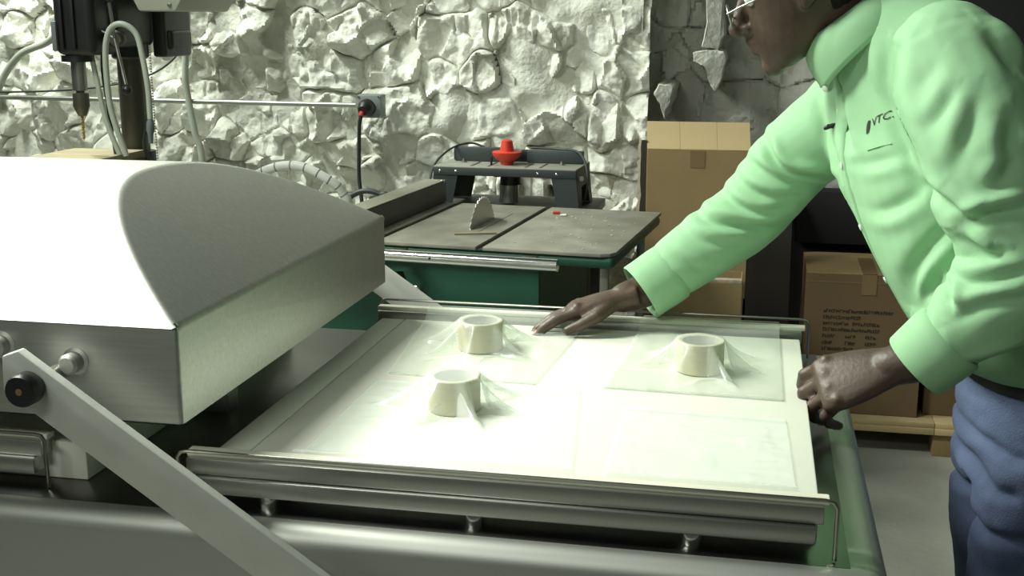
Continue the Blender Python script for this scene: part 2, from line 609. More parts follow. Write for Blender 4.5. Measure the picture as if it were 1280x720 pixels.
bmesh.ops.recalc_face_normals(bm, faces=bm.faces)
sharp = [e for e in bm.edges if len(e.link_faces) == 2 and e.calc_face_angle(0) > 0.30]
bmesh.ops.bevel(bm, geom=sharp, offset=0.0065, segments=4, affect='EDGES', profile=0.5)
lid = obj('lid', bm, 'steel_lid', vm, smooth=28)
bm = B()
for (a, b) in (((LX0 + .01, LY0 + .008, LZ0 - .006), (LX1 - .01, LY0 + .02, LZ0 + .008)), ((LX0 + .01, LY1 - .02, LZ0 - .006), (LX1 - .01, LY1 - .008, LZ0 + .008)),
               ((LX1 - .022, LY0 + .008, LZ0 - .006), (LX1 - .01, LY1 - .008, LZ0 + .008)), ((LX0 + .01, LY0 + .008, LZ0 - .006), (LX0 + .022, LY1 - .008, LZ0 + .008))):
    box(bm, a, b, 0.002)
obj('lid_gasket', bm, 'black_rubber', lid)
# bolts welded on the lid's front
for (x, z) in ((-0.832, 1.075), (-0.934, 1.091)):
    bm = B()
    lathe(bm, (x, LY0 + 0.002, z), (0, -1, 0), [(0, .018), (.003, .018), (.005, .0135), (.020, .0135), (.024, .010)], 20)
    obj('pivot_stud', bm, 'steel', lid)

# ---- swing arms


def swing_arm(y, ydir):
    d = Vector((0.330, 0, -0.226)).normalized()
    n = Vector((-d.z, 0, d.x))          # across the bar, pointing up-right
    p0 = Vector((-0.849, y, 1.063))
    hw = 0.029
    L = 0.80
    a0 = p0 - d * 0.030
    poly = [a0 - n * hw + d * 0.003, a0 + n * (hw * 0.30) - d * 0.020, a0 + n * hw - d * 0.006, p0 + d * L + n * hw, p0 + d * L - n * hw]
    bm = B()
    prism(bm, poly, (0, 0.014 * ydir, 0), bev=0.002)
    arm = obj('swing_arm', bm, 'steel_arm', vm)
    bm = B()
    f = -ydir
    lathe(bm, p0 + Vector((0, f * 0.001, 0)), (0, f, 0), [(0, .0185), (.003, .0205), (.020, .0205), (.024, .0185)], 28)
    cap = obj('pivot_cap', bm, 'black_plastic', arm)
    bm = B()
    lathe(bm, p0 + Vector((0, f * 0.0238, 0)), (0, f, 0), [(0, .0148), (.0012, .0142)], 24)
    obj('cap_disc', bm, 'conduit', cap)
    bm = B()
    lathe(bm, p0 + Vector((0, f * 0.0249, 0)), (0, f, 0), [(0, .0045), (.0008, .0042)], 14)
    obj('cap_emblem', bm, 'card_tape', cap)
    return arm


swing_arm(1.228, 1)
swing_arm(2.245, -1)
for ya, yb in ((1.243, 1.298), (2.148, 2.230)):      # pivot pins tying the arms to the lid
    bm = B()
    cyl(bm, (-0.849, ya, 1.063), (-0.849, yb, 1.063), 0.011, 16)
    obj('arm_pin', bm, 'dull_steel', vm)

# ---- seal bars


def seal_bar(xa, xb, yc, front, ends=(1, 1)):
    """two-step bar on studs with a wire hoop clamp; front = -1 faces the camera side"""
    zt = 0.948
    y_out = yc + front * 0.016
    y_in = yc - front * 0.016
    lo, hi = min(y_out, y_in), max(y_out, y_in)
    bm = B()
    box(bm, (xa, lo, 0.926), (xb, hi, zt), 0.0018)
    bar = obj('seal_bar', bm, 'alu', vm)
    bm = B()
    la, lb = min(y_out + front * 0.007, y_in), max(y_out + front * 0.007, y_in)
    box(bm, (xa + .001, la, 0.9025), (xb - .008, lb, 0.9255), 0.003)
    obj('bar_base', bm, 'alu', bar)
    bm = B()
    box(bm, (xa - 0.002, yc - 0.009, zt - .001), (xb + 0.006, yc + 0.009, zt + 0.0075), 0.002)
    obj('silicone_strip', bm, 'seal', bar)
    for k in (0.135, 0.475, 0.81):
        x = xa + (xb - xa) * k
        bm = B()
        lathe(bm, (x, yc + front * 0.004, ZT - 0.0005), (0, 0, 1), [(0, .0125), (.003, .0135), (.0155, .0135), (.018, .0125)], 20)
        obj('bar_stud', bm, 'chrome', bar)
    # clamp wire: along the top outer edge, bent down at both ends
    yw = y_out + front * 0.010
    bm = B()
    pts = [(xa - .006, yw, 0.922), (xa - .006, yw, 0.952), (xa - .001, yw, 0.9595), (xa + .008, yw, 0.961), (xb, yw, 0.961), (xb + .009, yw, 0.9595), (xb + .0135, yw, 0.952), (xb + .0135, yw, 0.888)]
    tube(bm, pts, 0.0026, 8)
    obj('clamp_wire', bm, 'wire', bar)
    return bar


seal_bar(-0.700, 0.098, 1.336, -1)
seal_bar(-0.700, 0.098, 2.134, 1)
seal_bar(-1.690, -0.918, 1.352, -1)
seal_bar(-1.690, -0.918, 2.134, 1)

# ---- polyethylene filler boards lying in the chambers
def filler(x0, x1, label):
    bm = B()
    box(bm, (x0, 1.362, ZT + 0.0008), (x1, 2.096, 0.940), 0.003)
    tag(obj('filler_board', bm, 'board'), label, 'board', 'white polyethylene filler boards')


filler(-0.684, -0.6385, 'narrow cream plastic filler board along the left edge of the open chamber')
filler(-0.6375, 0.094, 'wide white plastic filler board under the pouches in the open chamber')
filler(-1.66, -0.868, 'cream plastic filler board in the closed chamber under the domed lid')

# ================================================================== TAPE ROLLS AND POUCHES
ZB = 0.940
rolls = [(-0.4150, 1.601, 'cream tape roll nearest the camera, inside a clear pouch'),
         (-0.4500, 1.922, 'cream tape roll near the far bar, in the pouch by the reaching hand'),
         (-0.0720, 1.868, 'cream tape roll at the right, in the pouch nearest the clenched hand')]
RR, RH = 0.0385, 0.050
proto_roll = None
for (x, y, lab) in rolls:
    r = thing('tape_roll', lab, 'tape roll', (x, y, ZB + 0.0012), 'tape rolls on the filler board')
    bm = B()
    seg = 40
    ro, ri = RR, 0.0325
    prof = [(ri, 0), (ro - .001, 0), (ro, .001), (ro, RH - .001), (ro - .001, RH), (ri, RH)]
    rings = [[Vector((x + a * math.cos(t), y + a * math.sin(t), ZB + 0.0012 + h)) for t in [2 * math.pi * k / seg for k in range(seg)]] for a, h in prof]
    ring_loft(bm, rings + [rings[0]], cap=False)
    bmesh.ops.remove_doubles(bm, verts=bm.verts, dist=1e-6)
    obj('tape_winding', bm, 'core', r)
    bm = B()
    prof = [(.0295, .0005), (.0324, .0005), (.0324, RH - .0005), (.0295, RH - .0005)]
    rings = [[Vector((x + a * math.cos(t), y + a * math.sin(t), ZB + 0.0012 + h)) for t in [2 * math.pi * k / seg for k in range(seg)]] for a, h in prof]
    ring_loft(bm, rings + [rings[0]], cap=False)
    bmesh.ops.remove_doubles(bm, verts=bm.verts, dist=1e-6)
    obj('roll_core', bm, 'core_in', r)


def pouch(label, corners, mouth, rollxy, seed, nfold=7):
    """clear film pouch lying on the board, its mouth over a seal bar, tented over its roll.
    corners: closed end left, closed end right, mouth right, mouth left; two film layers"""
    A, Bc, Cc, D = [np.array(c, float) for c in corners]
    nu, nv = 90, 110
    u, v = np.meshgrid(np.linspace(0, 1, nu), np.linspace(0, 1, nv), indexing='ij')
    P = (A * (1 - u[..., None]) + Bc * u[..., None]) * (1 - v[..., None]) + (D * (1 - u[..., None]) + Cc * u[..., None]) * v[..., None]
    x, y = P[..., 0], P[..., 1]
    edge = np.minimum(np.minimum(u, 1 - u), np.minimum(v + 0.3, 1)) 
    ed = np.clip(edge / 0.10, 0, 1)
    z = np.full_like(x, ZB + 0.0035)
    z += (0.0045 * np.clip(fbm(x * 9 + seed, y * 26 + seed, 3) + .12, 0, 1) + 0.006 * np.clip(fbm(x * 30 + seed * 2, y * 11, 3), 0, 1)) * (0.4 + 0.6 * ed)
    if rollxy is not None:
        dx, dy = x - rollxy[0], y - rollxy[1]
        d = np.sqrt(dx * dx + dy * dy)
        ang = np.arctan2(dy, dx)
        fold = 0.5 + 0.5 * np.cos(ang * nfold + seed + 0.8 * np.sin(ang * 2 + seed))
        reach = 0.016 + 0.10 * fold ** 3
        t = np.clip((d - RR - 0.001) / reach, 0, 1)
        tent = np.where(d < RR + 0.001, 1.0, (1 - t) ** 2.2)
        lim = np.clip(np.minimum(np.minimum(u, 1 - u) * 7, np.minimum(v * 7, 1.0)), 0, 1)
        zt = ZB + 0.0012 + RH + 0.0018 - 0.002 * np.clip(1 - d / RR, 0, 1)
        z = np.maximum(z, ZB + 0.003 + (zt - ZB - 0.003) * tent * np.where(d < RR + .004, 1, lim ** .5))
    # climb over the seal bar's strip and fold down its outer face
    s = mouth
    ybar = 1.336 if s < 0 else 2.134
    q = (y - ybar) * s            # > -0.02 once over the bar
    ramp = np.clip((q + 0.055) / 0.04, 0, 1)
    ramp = ramp * ramp * (3 - 2 * ramp)
    z = z * (1 - ramp) + np.maximum(z, 0.9575) * ramp
    over = np.clip(q - 0.0115, 0, 1)
    z = np.where(over > 0, 0.9575 - np.clip(over - 0.003, 0, 1) * 1.6, z)
    y = np.where(over > 0, ybar + s * (0.0115 + np.minimum(over, 0.0075)), y)
    lower = np.stack([P[..., 0], P[..., 1], np.full_like(x, ZB + 0.0007)], -1)
    wob = 0.004 * fbm(v * 9 + seed, u * 3, 3)
    top = np.stack([x + np.where(np.minimum(u, 1 - u) < .5, wob, 0) * ed, y, z], -1)
    r = thing('clear_pouch', label, 'plastic bag', tuple(P.reshape(-1, 2).mean(0)) + (ZB,), 'clear vacuum pouches on the filler board')

    def grid(name, G, keep=None):
        ii = np.arange(G.shape[0] * G.shape[1]).reshape(G.shape[:2])
        qd = np.stack([ii[:-1, :-1], ii[1:, :-1], ii[1:, 1:], ii[:-1, 1:]], -1)
        if keep is not None:
            qd = qd[keep[:-1, :-1]]
        qd = qd.reshape(-1, 4)
        used, inv = np.unique(qd, return_inverse=True)
        me = bpy.data.meshes.new(name)
        me.from_pydata(G.reshape(-1, 3)[used].tolist(), [], inv.reshape(-1, 4).tolist())
        return link_mesh(name, me, 'film', r, smooth=180)
    grid('upper_film', top)
    # sealed seam strip along the closed end
    bm = B()
    a, b = A, Bc
    dirv = (D - A) / np.linalg.norm(D - A)
    c, d2 = b + dirv * 0.008, a + dirv * 0.008
    prism(bm, [(a[0], a[1], ZB + .0006), (b[0], b[1], ZB + .0006), (c[0], c[1], ZB + .0006), (d2[0], d2[1], ZB + .0006)], (0, 0, 0.0012))
    obj('seam', bm, 'film', r)


pouch('clear pouch tented over the nearest tape roll, its mouth on the front bar', [(-0.565, 1.700), (-0.245, 1.715), (-0.205, 1.365), (-0.565, 1.345)], -1, rolls[0][:2], 1.3)
pouch('clear pouch over the far tape roll, its mouth beside the reaching hand', [(-0.562, 1.745), (-0.320, 1.735), (-0.290, 2.150), (-0.602, 2.150)], 1, rolls[1][:2], 4.1)
pouch('clear pouch over the right-hand tape roll, its mouth on the rear bar', [(-0.215, 1.740), (0.058, 1.730), (0.058, 2.150), (-0.188, 2.150)], 1, rolls[2][:2], 7.7)
pouch('flat empty-looking clear pouch at the front right corner of the white board', [(-0.170, 1.650), (0.060, 1.640), (0.068, 1.352), (-0.168, 1.352)], -1, None, 9.2)

# ================================================================== TABLE SAW
TS = Matrix.Translation((-0.690, 3.030, 0)) @ Matrix.Rotation(math.radians(-5.3), 4, 'Z')
saw = thing('table_saw', 'green table saw with dusty grey iron top and raised blade behind the machine', 'table saw', TS @ Vector((-0.1, 0.35, 0)))
ZS = 0.900
U0, U1, V1 = -0.62, 0.345, 0.715
slots = (-0.331, -0.023)
bm = B()    # green cast skirt under the top, rounded front-right corner
box(bm, (U0, 0.004, ZS - 0.042), (U1 - 0.001, V1 - 0.004, ZS - 0.0105), 0.012, TS, 3)
obj('table_skirt', bm, 'green_paint', saw)
us = [U0, slots[0] - .010, slots[0] + .010, slots[1] - .010, slots[1] + .010, U1]
for a, b in ((us[0], us[1]), (us[2], us[3]), (us[4], us[5])):
    bm = B()
    if b == U1:
        c = 0.035
        poly = [(a, 0, 0), (b - c, 0, 0), (b - c * .3, c * .3, 0), (b, c, 0), (b, V1, 0), (a, V1, 0)]
        prism(bm, [(p[0], p[1], ZS - 0.010) for p in poly], (0, 0, 0.010), TS, 0.0015)
    else:
        box(bm, (a, 0, ZS - 0.010), (b, V1, ZS), 0.0015, TS)
    obj('iron_top_plate', bm, 'cast_iron', saw)
for s in slots:
    bm = B()
    box(bm, (s - .0098, 0.001, ZS - 0.0102), (s + .0098, V1 - .001, ZS - 0.008), 0, TS)
    obj('mitre_slot', bm, 'dark_iron', saw)
bm = B()
box(bm, (-0.165, 0.20, ZS - .0005), (-0.095, 0.55, ZS + 0.0012), 0.0005, TS)
obj('throat_plate', bm, 'cast_iron', saw)
# blade
bm = B()
bc, br = (-0.128, 0.345, ZS - 0.045), 0.127
pts = []
NT = 40
for k in range(NT * 3):
    a = 2 * math.pi * k / (NT * 3)
    rr = br if k % 3 == 0 else (br - 0.006 if k % 3 == 1 else br - 0.003)
    pts.append((bc[0] - .0013, bc[1] + rr * math.cos(a), bc[2] + rr * math.sin(a)))
prism(bm, pts, (0.0026, 0, 0), TS)
obj('saw_blade', bm, 'blade', saw)
# front rail tube
bm = B()
tube(bm, [(-0.72, -0.075, 0.878), (0.215, -0.075, 0.878)], 0.0165, 18, True, TS)
rail = obj('front_rail', bm, 'chrome', saw)
for u in (-0.6, -0.25, 0.12):
    bm = B()
    box(bm, (u - .02, -0.062, 0.868), (u + .02, 0.012, 0.884), 0.002, TS)
    obj('rail_bracket', bm, 'dull_steel', rail)
bm = B()
tube(bm, [(-0.13, -0.0925, 0.880), (-0.13, -0.090, 0.880)], 0.0035, 10, True, TS)
obj('rail_mark', bm, 'black_plastic', rail)
# fence
bm = B()
box(bm, (-0.450, -0.05, ZS + 0.002), (-0.378, V1 + 0.008, ZS + 0.072), 0.004, TS)
fence = obj('rip_fence', bm, 'fence_grey', saw)
bm = B()
box(bm, (-0.449, -0.048, ZS + 0.0722), (-0.379, V1 + 0.006, ZS + 0.0745), 0.001, TS)
obj('fence_lit_face', bm, 'fence_top_lit', fence)  # thin slab carrying the painted-in light of the fence top
bm = B()
sphere(bm, (-0.384, V1 - 0.012, ZS + 0.070), 0.007, T=TS)
obj('fence_end_screw', bm, 'chrome', fence)
bm = B()
box(bm, (-0.50, -0.12, ZS - 0.03), (-0.33, -0.052, ZS + 0.03), 0.008, TS)
obj('fence_head', bm, 'fence_grey', fence)
# cabinet with the curved tilt slot
bm = B()
CU0, CU1, CV0, CV1 = -0.55, 0.135, 0.035, 0.60
# front sheet cut by the arc slot: built as strips around the slot
arc_c, r1, r2 = (-0.285, 0.885), 0.078, 0.112


def front(u, z):
    return TS @ Vector((u, CV0, z))


a0, a1, NA = math.radians(200), math.radians(292), 14
inner = [(arc_c[0] + r1 * math.cos(a0 + (a1 - a0) * k / NA), arc_c[1] + r1 * math.sin(a0 + (a1 - a0) * k / NA)) for k in range(NA + 1)]
outer = [(arc_c[0] + r2 * math.cos(a0 + (a1 - a0) * k / NA), arc_c[1] + r2 * math.sin(a0 + (a1 - a0) * k / NA)) for k in range(NA + 1)]
hole = inner + outer[::-1]
rect = [(CU0, 0.22), (CU1, 0.22), (CU1, 0.858), (CU0, 0.858)]
verts_h = [bm.verts.new(front(*p)) for p in hole]
verts_r = [bm.verts.new(front(*p)) for p in rect]
edges = []
for L in (verts_h, verts_r):
    for i in range(len(L)):
        edges.append(bm.edges.new((L[i], L[(i + 1) % len(L)])))
bmesh.ops.triangle_fill(bm, edges=edges, use_beauty=True)
# remove any triangles inside the slot
dead = []
for f in bm.faces:
    c = TS.inverted() @ f.calc_center_median()
    d = math.hypot(c.x - arc_c[0], c.z - arc_c[1])
    an = math.atan2(c.z - arc_c[1], c.x - arc_c[0]) % (2 * math.pi)
    if all(v in verts_h for v in f.verts) and r1 - .004 < d < r2 and a0 < an < a1:
        dead.append(f)
bmesh.ops.delete(bm, geom=dead, context='FACES_ONLY')
cab = obj('cabinet_front', bm, 'green_paint', saw, smooth=0)
md = cab.modifiers.new('sheet', 'SOLIDIFY')
md.thickness = 0.004
bm = B()
box(bm, (CU0, CV0 + .006, 0.22), (CU0 + .004, CV1, 0.858), 0, TS)
box(bm, (CU1 - .004, CV0 + .006, 0.22), (CU1, CV1, 0.858), 0, TS)
box(bm, (CU0, CV1 - .004, 0.22), (CU1, CV1, 0.858), 0, TS)
obj('cabinet_shell', bm, 'green_paint', saw)
bm = B()
box(bm, (CU0 + .01, CV0 + .05, 0.24), (CU1 - .01, CV0 + .06, 0.856), 0, TS)
obj('inner_black_panel', bm, 'black_plastic', saw)  # thin flat black panel across the inside, behind the slotted front
bm = B()
lathe(bm, TS @ Vector((-0.21, CV0 - .002, 0.772)), (0.05, -1, 0), [(0, .008), (.03, .008), (.031, .014), (.05, .014), (.052, .010)], 16)
obj('tilt_lock_knob', bm, 'chrome', saw)
bm = B()
lathe(bm, TS @ Vector((-0.18, CV0 - .002, 0.62)), (0.05, -1, 0), [(0, .01), (.02, .01), (.021, .075), (.035, .075), (.037, .06)], 24)
obj('height_wheel', bm, 'black_plastic', saw)
for (u, v) in ((CU0 + .02, CV0 + .02), (CU1 - .02, CV0 + .02), (CU0 + .02, CV1 - .02), (CU1 - .02, CV1 - .02)):
    bm = B()
    tube(bm, [(u, v, 0.23), (u + (0.04 if u > 0 else -0.04), v + (0.03 if v > .3 else -0.03), 0)], 0.018, 8, True, TS)
    obj('leg', bm, 'green_paint', saw)
for (u, v) in ((0.30, 0.10), (0.30, 0.62)):     # extension wing struts
    bm = B()
    box(bm, (u - .012, v - .008, 0.0), (u + .012, v + .008, 0.858), 0.002, TS)
    obj('wing_strut', bm, 'dull_steel', saw)
bm = B()
box(bm, (-0.61, 0.64, 0.0), (-0.58, 0.68, 0.858), 0.002, TS)
obj('wing_strut', bm, 'dull_steel', saw)

# scraps on the saw table
def scrap(name, poly_local, h, m, label, cat, rz=0):
    bm = B()
    prism(bm, [(p[0], p[1], ZS + 0.0014) for p in poly_local], (0, 0, h), TS)
    tag(obj(name, bm, m), label, cat)


scrap('wood_sliver', [(-0.145, 0.145), (-0.035, 0.195), (-0.038, 0.202), (-0.090, 0.190), (-0.148, 0.160)], 0.004, 'wood', 'thin wooden sliver lying in front of the saw blade', 'wood offcut')
scrap('red_plastic_scrap', [(0.028, 0.575), (0.050, 0.583), (0.046, 0.600), (0.026, 0.595)], 0.006, 'red', 'tiny red plastic scrap on the right wing of the saw table', 'scrap')
scrap('white_plastic_scrap', [(0.058, 0.545), (0.078, 0.552), (0.070, 0.575), (0.056, 0.565)], 0.003, 'white_plastic', 'tiny white scrap beside the red scrap on the saw table', 'scrap')
rs = random.Random(5)
bm = B()
for k in range(46):
    u, v, r = rs.uniform(0.03, 0.32), rs.uniform(0.05, 0.66), rs.uniform(0.0015, 0.005)
    pts = [(u + r * math.cos(a) * rs.uniform(.6, 1.3), v + r * math.sin(a) * rs.uniform(.6, 1.3)) for a in (0, 1.2, 2.5, 3.8, 5.1)]
    prism(bm, [(p[0], p[1], ZS + 0.0004) for p in pts], (0, 0, 0.0012), TS)
o = tag(obj('sawdust', bm, 'card_edge'), 'pale sawdust and chips scattered on the right wing of the saw table', 'sawdust')
o['kind'] = 'stuff'

# ================================================================== OUTFEED BENCH + ROUTER TABLE
bench = thing('outfeed_bench', 'low dark grey bench behind the table saw carrying the router table', 'workbench', (-0.83, 4.02, 0))
bm = B()
box(bm, (-1.14, 3.845, 0.835), (-0.52, 4.21, 0.865), 0.003)
obj('bench_top', bm, 'fence_grey', bench)
for (x, y) in ((-1.10, 3.885), (-0.56, 3.885), (-1.10, 4.17), (-0.56, 4.17)):
    bm = B()
    box(bm, (x - .03, y - .03, 0), (x + .03, y + .03, 0.8345), 0.003)
    obj('leg', bm, 'fence_grey', bench)

RT = Matrix.Translation((-0.826, 3.885, 0.866)) @ Matrix.Rotation(math.radians(-2.5), 4, 'Z')
rt = thing('router_table', 'charcoal benchtop router table with trapezoid legs behind the table saw', 'router table', RT @ Vector((0, 0.13, 0)))
W2, RD, RZ = 0.248, 0.25, 0.140
bm = B()
box(bm, (-W2, 0.0, RZ - .006), (W2, RD, RZ), 0.0015, RT)
obj('top_plate', bm, 'router_top', rt)
bm = B()
box(bm, (-W2, -0.0025, RZ - .030), (W2, 0.0005, RZ - .0035), 0.001, RT)
box(bm, (-W2, RD - .0005, RZ - .030), (W2, RD + .0025, RZ - .0035), 0.001, RT)
obj('apron', bm, 'router_grey', rt)
for s in (-1, 1):
    for (y, t) in ((0.001, 0.004), (RD - .005, 0.004)):
        bm = B()
        prism(bm, [(s * W2, y, RZ - .029), (s * (W2 - .085), y, RZ - .029), (s * (W2 - .062), y, 0.0), (s * (W2 + .012), y, 0.0)], (0, t, 0), RT)
        obj('leg', bm, 'router_grey', rt)
    bm = B()
    prism(bm, [(s * W2, 0.006, RZ - .007), (s * W2, RD - .006, RZ - .007), (s * (W2 + .012), RD - .006, 0.0), (s * (W2 + .012), RD - .05, 0.0), (s * (W2 + .006), RD - .07, 0.075), (s * (W2 + .006), 0.07, 0.075), (s * (W2 + .012), 0.05, 0), (s * (W2 + .012), 0.006, 0.0)], (-s * 0.003, 0, 0), RT)
    obj('end_panel', bm, 'router_grey', rt)
    bm = B()
    lathe(bm, RT @ Vector((s * (W2 + .001), 0.045, RZ - .035)), (s, 0, 0), [(0, .006), (.006, .009), (.014, .009), (.016, .006)], 14)
    obj('end_knob', bm, 'white_plastic', rt)
for u in (-0.225, -0.168, 0.118, 0.182):
    bm = B()
    lathe(bm, RT @ Vector((u, -0.0022, RZ - .017)), (0, -1, 0), [(0, .0048), (.0015, .0045), (.0026, .0025)], 12)
    obj('screw', bm, 'chrome', rt)
# fence at the back with two half faces
bm = B()
box(bm, (-W2 + .03, 0.150, RZ + .001), (-0.045, 0.172, RZ + .050), 0.003, RT)
box(bm, (0.045, 0.150, RZ + .001), (W2 - .005, 0.172, RZ + .045), 0.003, RT)
rfence = obj('router_fence', bm, 'router_grey', rt)
bm = B()
box(bm, (-W2 + .02, 0.173, RZ + .001), (W2 - .01, 0.19, RZ + .043), 0.004, RT)
obj('fence_back', bm, 'black_plastic', rfence)
for u in (-0.175, 0.175):
    bm = B()
    lathe(bm, RT @ Vector((u, 0.12, RZ + .0005)), (0, 0, 1), [(0, .010), (.004, .010), (.005, .006), (.012, .005)], 14)
    obj('fence_bolt', bm, 'dull_steel', rfence)
for u in (-0.12, -0.06, 0.07, 0.12):    # dark slots in the top
    bm = B()
    box(bm, (u - .004, 0.02, RZ + .0002), (u + .004, 0.14, RZ + .0008), 0, RT)
    obj('top_slot', bm, 'router_grey', rt)
bm = B()
box(bm, (-.062, .055, RZ + .0005), (-.056, .065, RZ + .032), .001, RT)
obj('starter_pin', bm, 'black_plastic', rt)
# router motor under the table
bm = B()
lathe(bm, RT @ Vector((-0.005, 0.115, RZ - .0065)), (0, 0, -1), [(0, .052), (.012, .052), (.013, .036), (.062, .036), (.064, .038)], 24)
box(bm, (-.063, .085, RZ - .045), (-.035, .13, RZ - .022), .006, RT)
motor = obj('router_motor', bm, 'black_plastic', rt)
bm = B()
lathe(bm, RT @ Vector((-0.010, 0.115, RZ - .071)), (0, 0, -1), [(0, .034), (.062, .034), (.064, .03)], 24)
obj('motor_body', bm, 'dull_steel', motor)
# cords of the router table
bm = B()
tube(bm, spline([RT @ Vector(p) for p in ((-0.12, 0.20, RZ + .045), (-0.17, 0.19, RZ + .060), (-0.225, 0.13, RZ + .045), (-0.262, 0.05, RZ - .005), (-0.270, 0.02, RZ - .08), (-0.268, 0.02, .012))]), 0.0038, 8)
obj('cord', bm, 'cable_dark', rt)
bm = B()
tube(bm, spline([RT @ Vector(p) for p in ((0.05, 0.20, RZ + .048), (0.15, 0.19, RZ + .047), (0.225, 0.14, RZ + .045), (0.266, 0.08, RZ + .01), (0.278, 0.05, RZ - .05), (0.270, 0.05, RZ - .10), (0.262, 0.06, .012))]), 0.0042, 8)
obj('cord', bm, 'cable_dark', rt)
# red cone guard standing on the router table
cg = thing('red_cone_cap', 'red plastic cone-shaped cap with wide rim on the router table', 'router cap', RT @ Vector((-0.012, 0.092, RZ + .001)))
bm = B()
lathe(bm, RT @ Vector((-0.012, 0.092, RZ + .0012)), (0, 0, 1), [(0, .022), (.010, .024), (.018, .038), (.032, .049), (.042, .051), (.044, .048), (.045, .025), (.080, .0185), (.084, .013)], 28)
obj('cap_body', bm, 'red', cg)
bm = B()
prism(bm, [RT @ Vector(p) for p in ((.016, .105, RZ + .046), (.036, .105, RZ + .046), (.034, .105, RZ + .080), (.016, .105, RZ + .081))], (0, .006, 0))
obj('clear_shield', bm, 'clear_guard', cg)

# ================================================================== DRILL PRESS
dp = thing('drill_press', 'black pillar drill press with chuck and titanium bit against the white stone wall', 'drill press', (-1.911, 3.42, 0))
cx, cy = -1.911, 3.42
SX, SY = -1.957, 3.20
bm = B()
cyl(bm, (cx, cy, 0.04), (cx, cy, 1.78), 0.042, 28)
obj('column', bm, 'drill_col', dp)
bm = B()
box(bm, (cx - .22, cy - .36, 0), (cx + .16, cy + .16, 0.045), 0.012)
obj('base', bm, 'drill_black', dp)
bm = B()
box(bm, (-1.995, 3.14, 1.392), (-1.868, 3.30, 1.74), 0.024, seg=3)
box(bm, (-1.985, 3.24, 1.412), (-1.850, 3.47, 1.70), 0.02, seg=3)
head = obj('head', bm, 'drill_black', dp)
bm = B()
cyl(bm, (cx, cy, 1.375), (cx, cy, 1.43), 0.056, 28, bev=0.006)
obj('column_collar', bm, 'drill_black', head)
bm = B()
box(bm, (-1.992, 3.128, 1.405), (-1.976, 3.139, 1.49), 0.004)
obj('depth_scale', bm, 'grey_plastic', head)
for x in (-1.962, -1.925):
    bm = B()
    box(bm, (x - .006, 3.130, 1.41), (x + .006, 3.1405, 1.60), 0.003)
    obj('casting_rib', bm, 'drill_black', head)
bm = B()
lathe(bm, (SX, SY, 1.392), (0, 0, -1), [(0, .046), (.018, .046), (.020, .026)], 24)
obj('quill_collar', bm, 'drill_black', head)
bm = B()
cyl(bm, (SX, SY, 1.290), (SX, SY, 1.375), 0.0215, 20)
quill = obj('quill', bm, 'dull_steel', dp)
bm = B()
lathe(bm, (SX, SY, 1.2895), (0, 0, -1), [(0, .012), (.006, .012), (.007, .023), (.045, .024), (.060, .018), (.074, .011)], 22)
chuck = obj('chuck', bm, 'drill_col', quill)
bm = B()     # twist bit
rings = []
for k in range(25):
    z = 1.2155 - k * 0.0030
    a = k * 0.62
    r = 0.0048 if k < 23 else 0.0048 * (1 - (k - 22) / 3)
    rings.append([Vector((SX + math.cos(t + a) * r * (1 if i % 4 < 2 else .62), SY + math.sin(t + a) * r * (1 if i % 4 < 2 else .62), z)) for i, t in enumerate([2 * math.pi * i / 8 for i in range(8)])])
ring_loft(bm, rings)
obj('drill_bit', bm, 'brass', quill)
bm = B()
box(bm, (-1.868, 3.48, 1.378), (-1.822, 3.66, 1.66), 0.010, seg=3)
box(bm, (-1.880, 3.50, 1.40), (-1.808, 3.64, 1.46), 0.012, seg=3)
obj('motor', bm, 'drill_black', dp)
bm = B()
prism(bm, [(-2.05, 3.26, 1.745), (-1.822, 3.26, 1.745), (-1.808, 3.26, 1.56), (-1.786, 3.26, 1.517), (-1.668, 3.26, 1.517), (-1.648, 3.26, 1.55), (-1.648, 3.26, 1.86), (-2.05, 3.26, 1.86)], (0, 0.36, 0), bev=0.008)
cover = obj('pulley_cover', bm, 'drill_beige', dp)
bm = B()
box(bm, (-1.69, 3.254, 1.530), (-1.68, 3.26, 1.540), 0.001)
obj('cover_screw', bm, 'dull_steel', cover)
bm = B()
hub = Vector((-1.850, 3.25, 1.440))
lathe(bm, hub, (0.3, -1, 0), [(0, .024), (.030, .024), (.034, .018), (.055, .016)], 18)
feed = obj('feed_hub', bm, 'drill_col', dp)
for d in ((0.00, -0.02, 0.115), (0.045, -0.03, -0.145), (-0.13, -0.02, 0.08)):
    bm = B()
    h0 = hub + Vector((0.016, -0.050, 0))
    tube(bm, [h0, h0 + Vector(d) * 0.9], 0.0055, 10)
    sp = obj('feed_spoke', bm, 'dull_steel', feed)
    bm = B()
    sphere(bm, h0 + Vector(d), 0.0145)
    obj('spoke_ball', bm, 'black_plastic', sp)
bm = B()
box(bm, (-2.10, 3.02, 1.052), (-1.84, 3.37, 1.078), 0.004)
cyl(bm, (cx, cy, 1.0), (cx, cy, 1.09), 0.058, 24)
dt = obj('work_table', bm, 'drill_black', dp)
bm = B()
prism(bm, [(-2.09, 3.03, 1.0785), (-1.85, 3.00, 1.0785), (-1.85, 3.36, 1.0785), (-2.09, 3.36, 1.0785)], (0, 0, .022))
obj('wood_pad', bm, 'wood', dt)
bm = B()
tube(bm, spline([(-1.795, 3.15, 1.106), (-1.826, 3.14, 1.233), (-1.833, 3.14, 1.324), (-1.830, 3.14, 1.414), (-1.811, 3.14, 1.468), (-1.773, 3.14, 1.482), (-1.738, 3.15, 1.455), (-1.723, 3.15, 1.393), (-1.712, 3.15, 1.303), (-1.711, 3.15, 1.215)]), 0.0085, 10)
c1 = obj('power_cord', bm, 'cable_grey', dp)
bm = B()
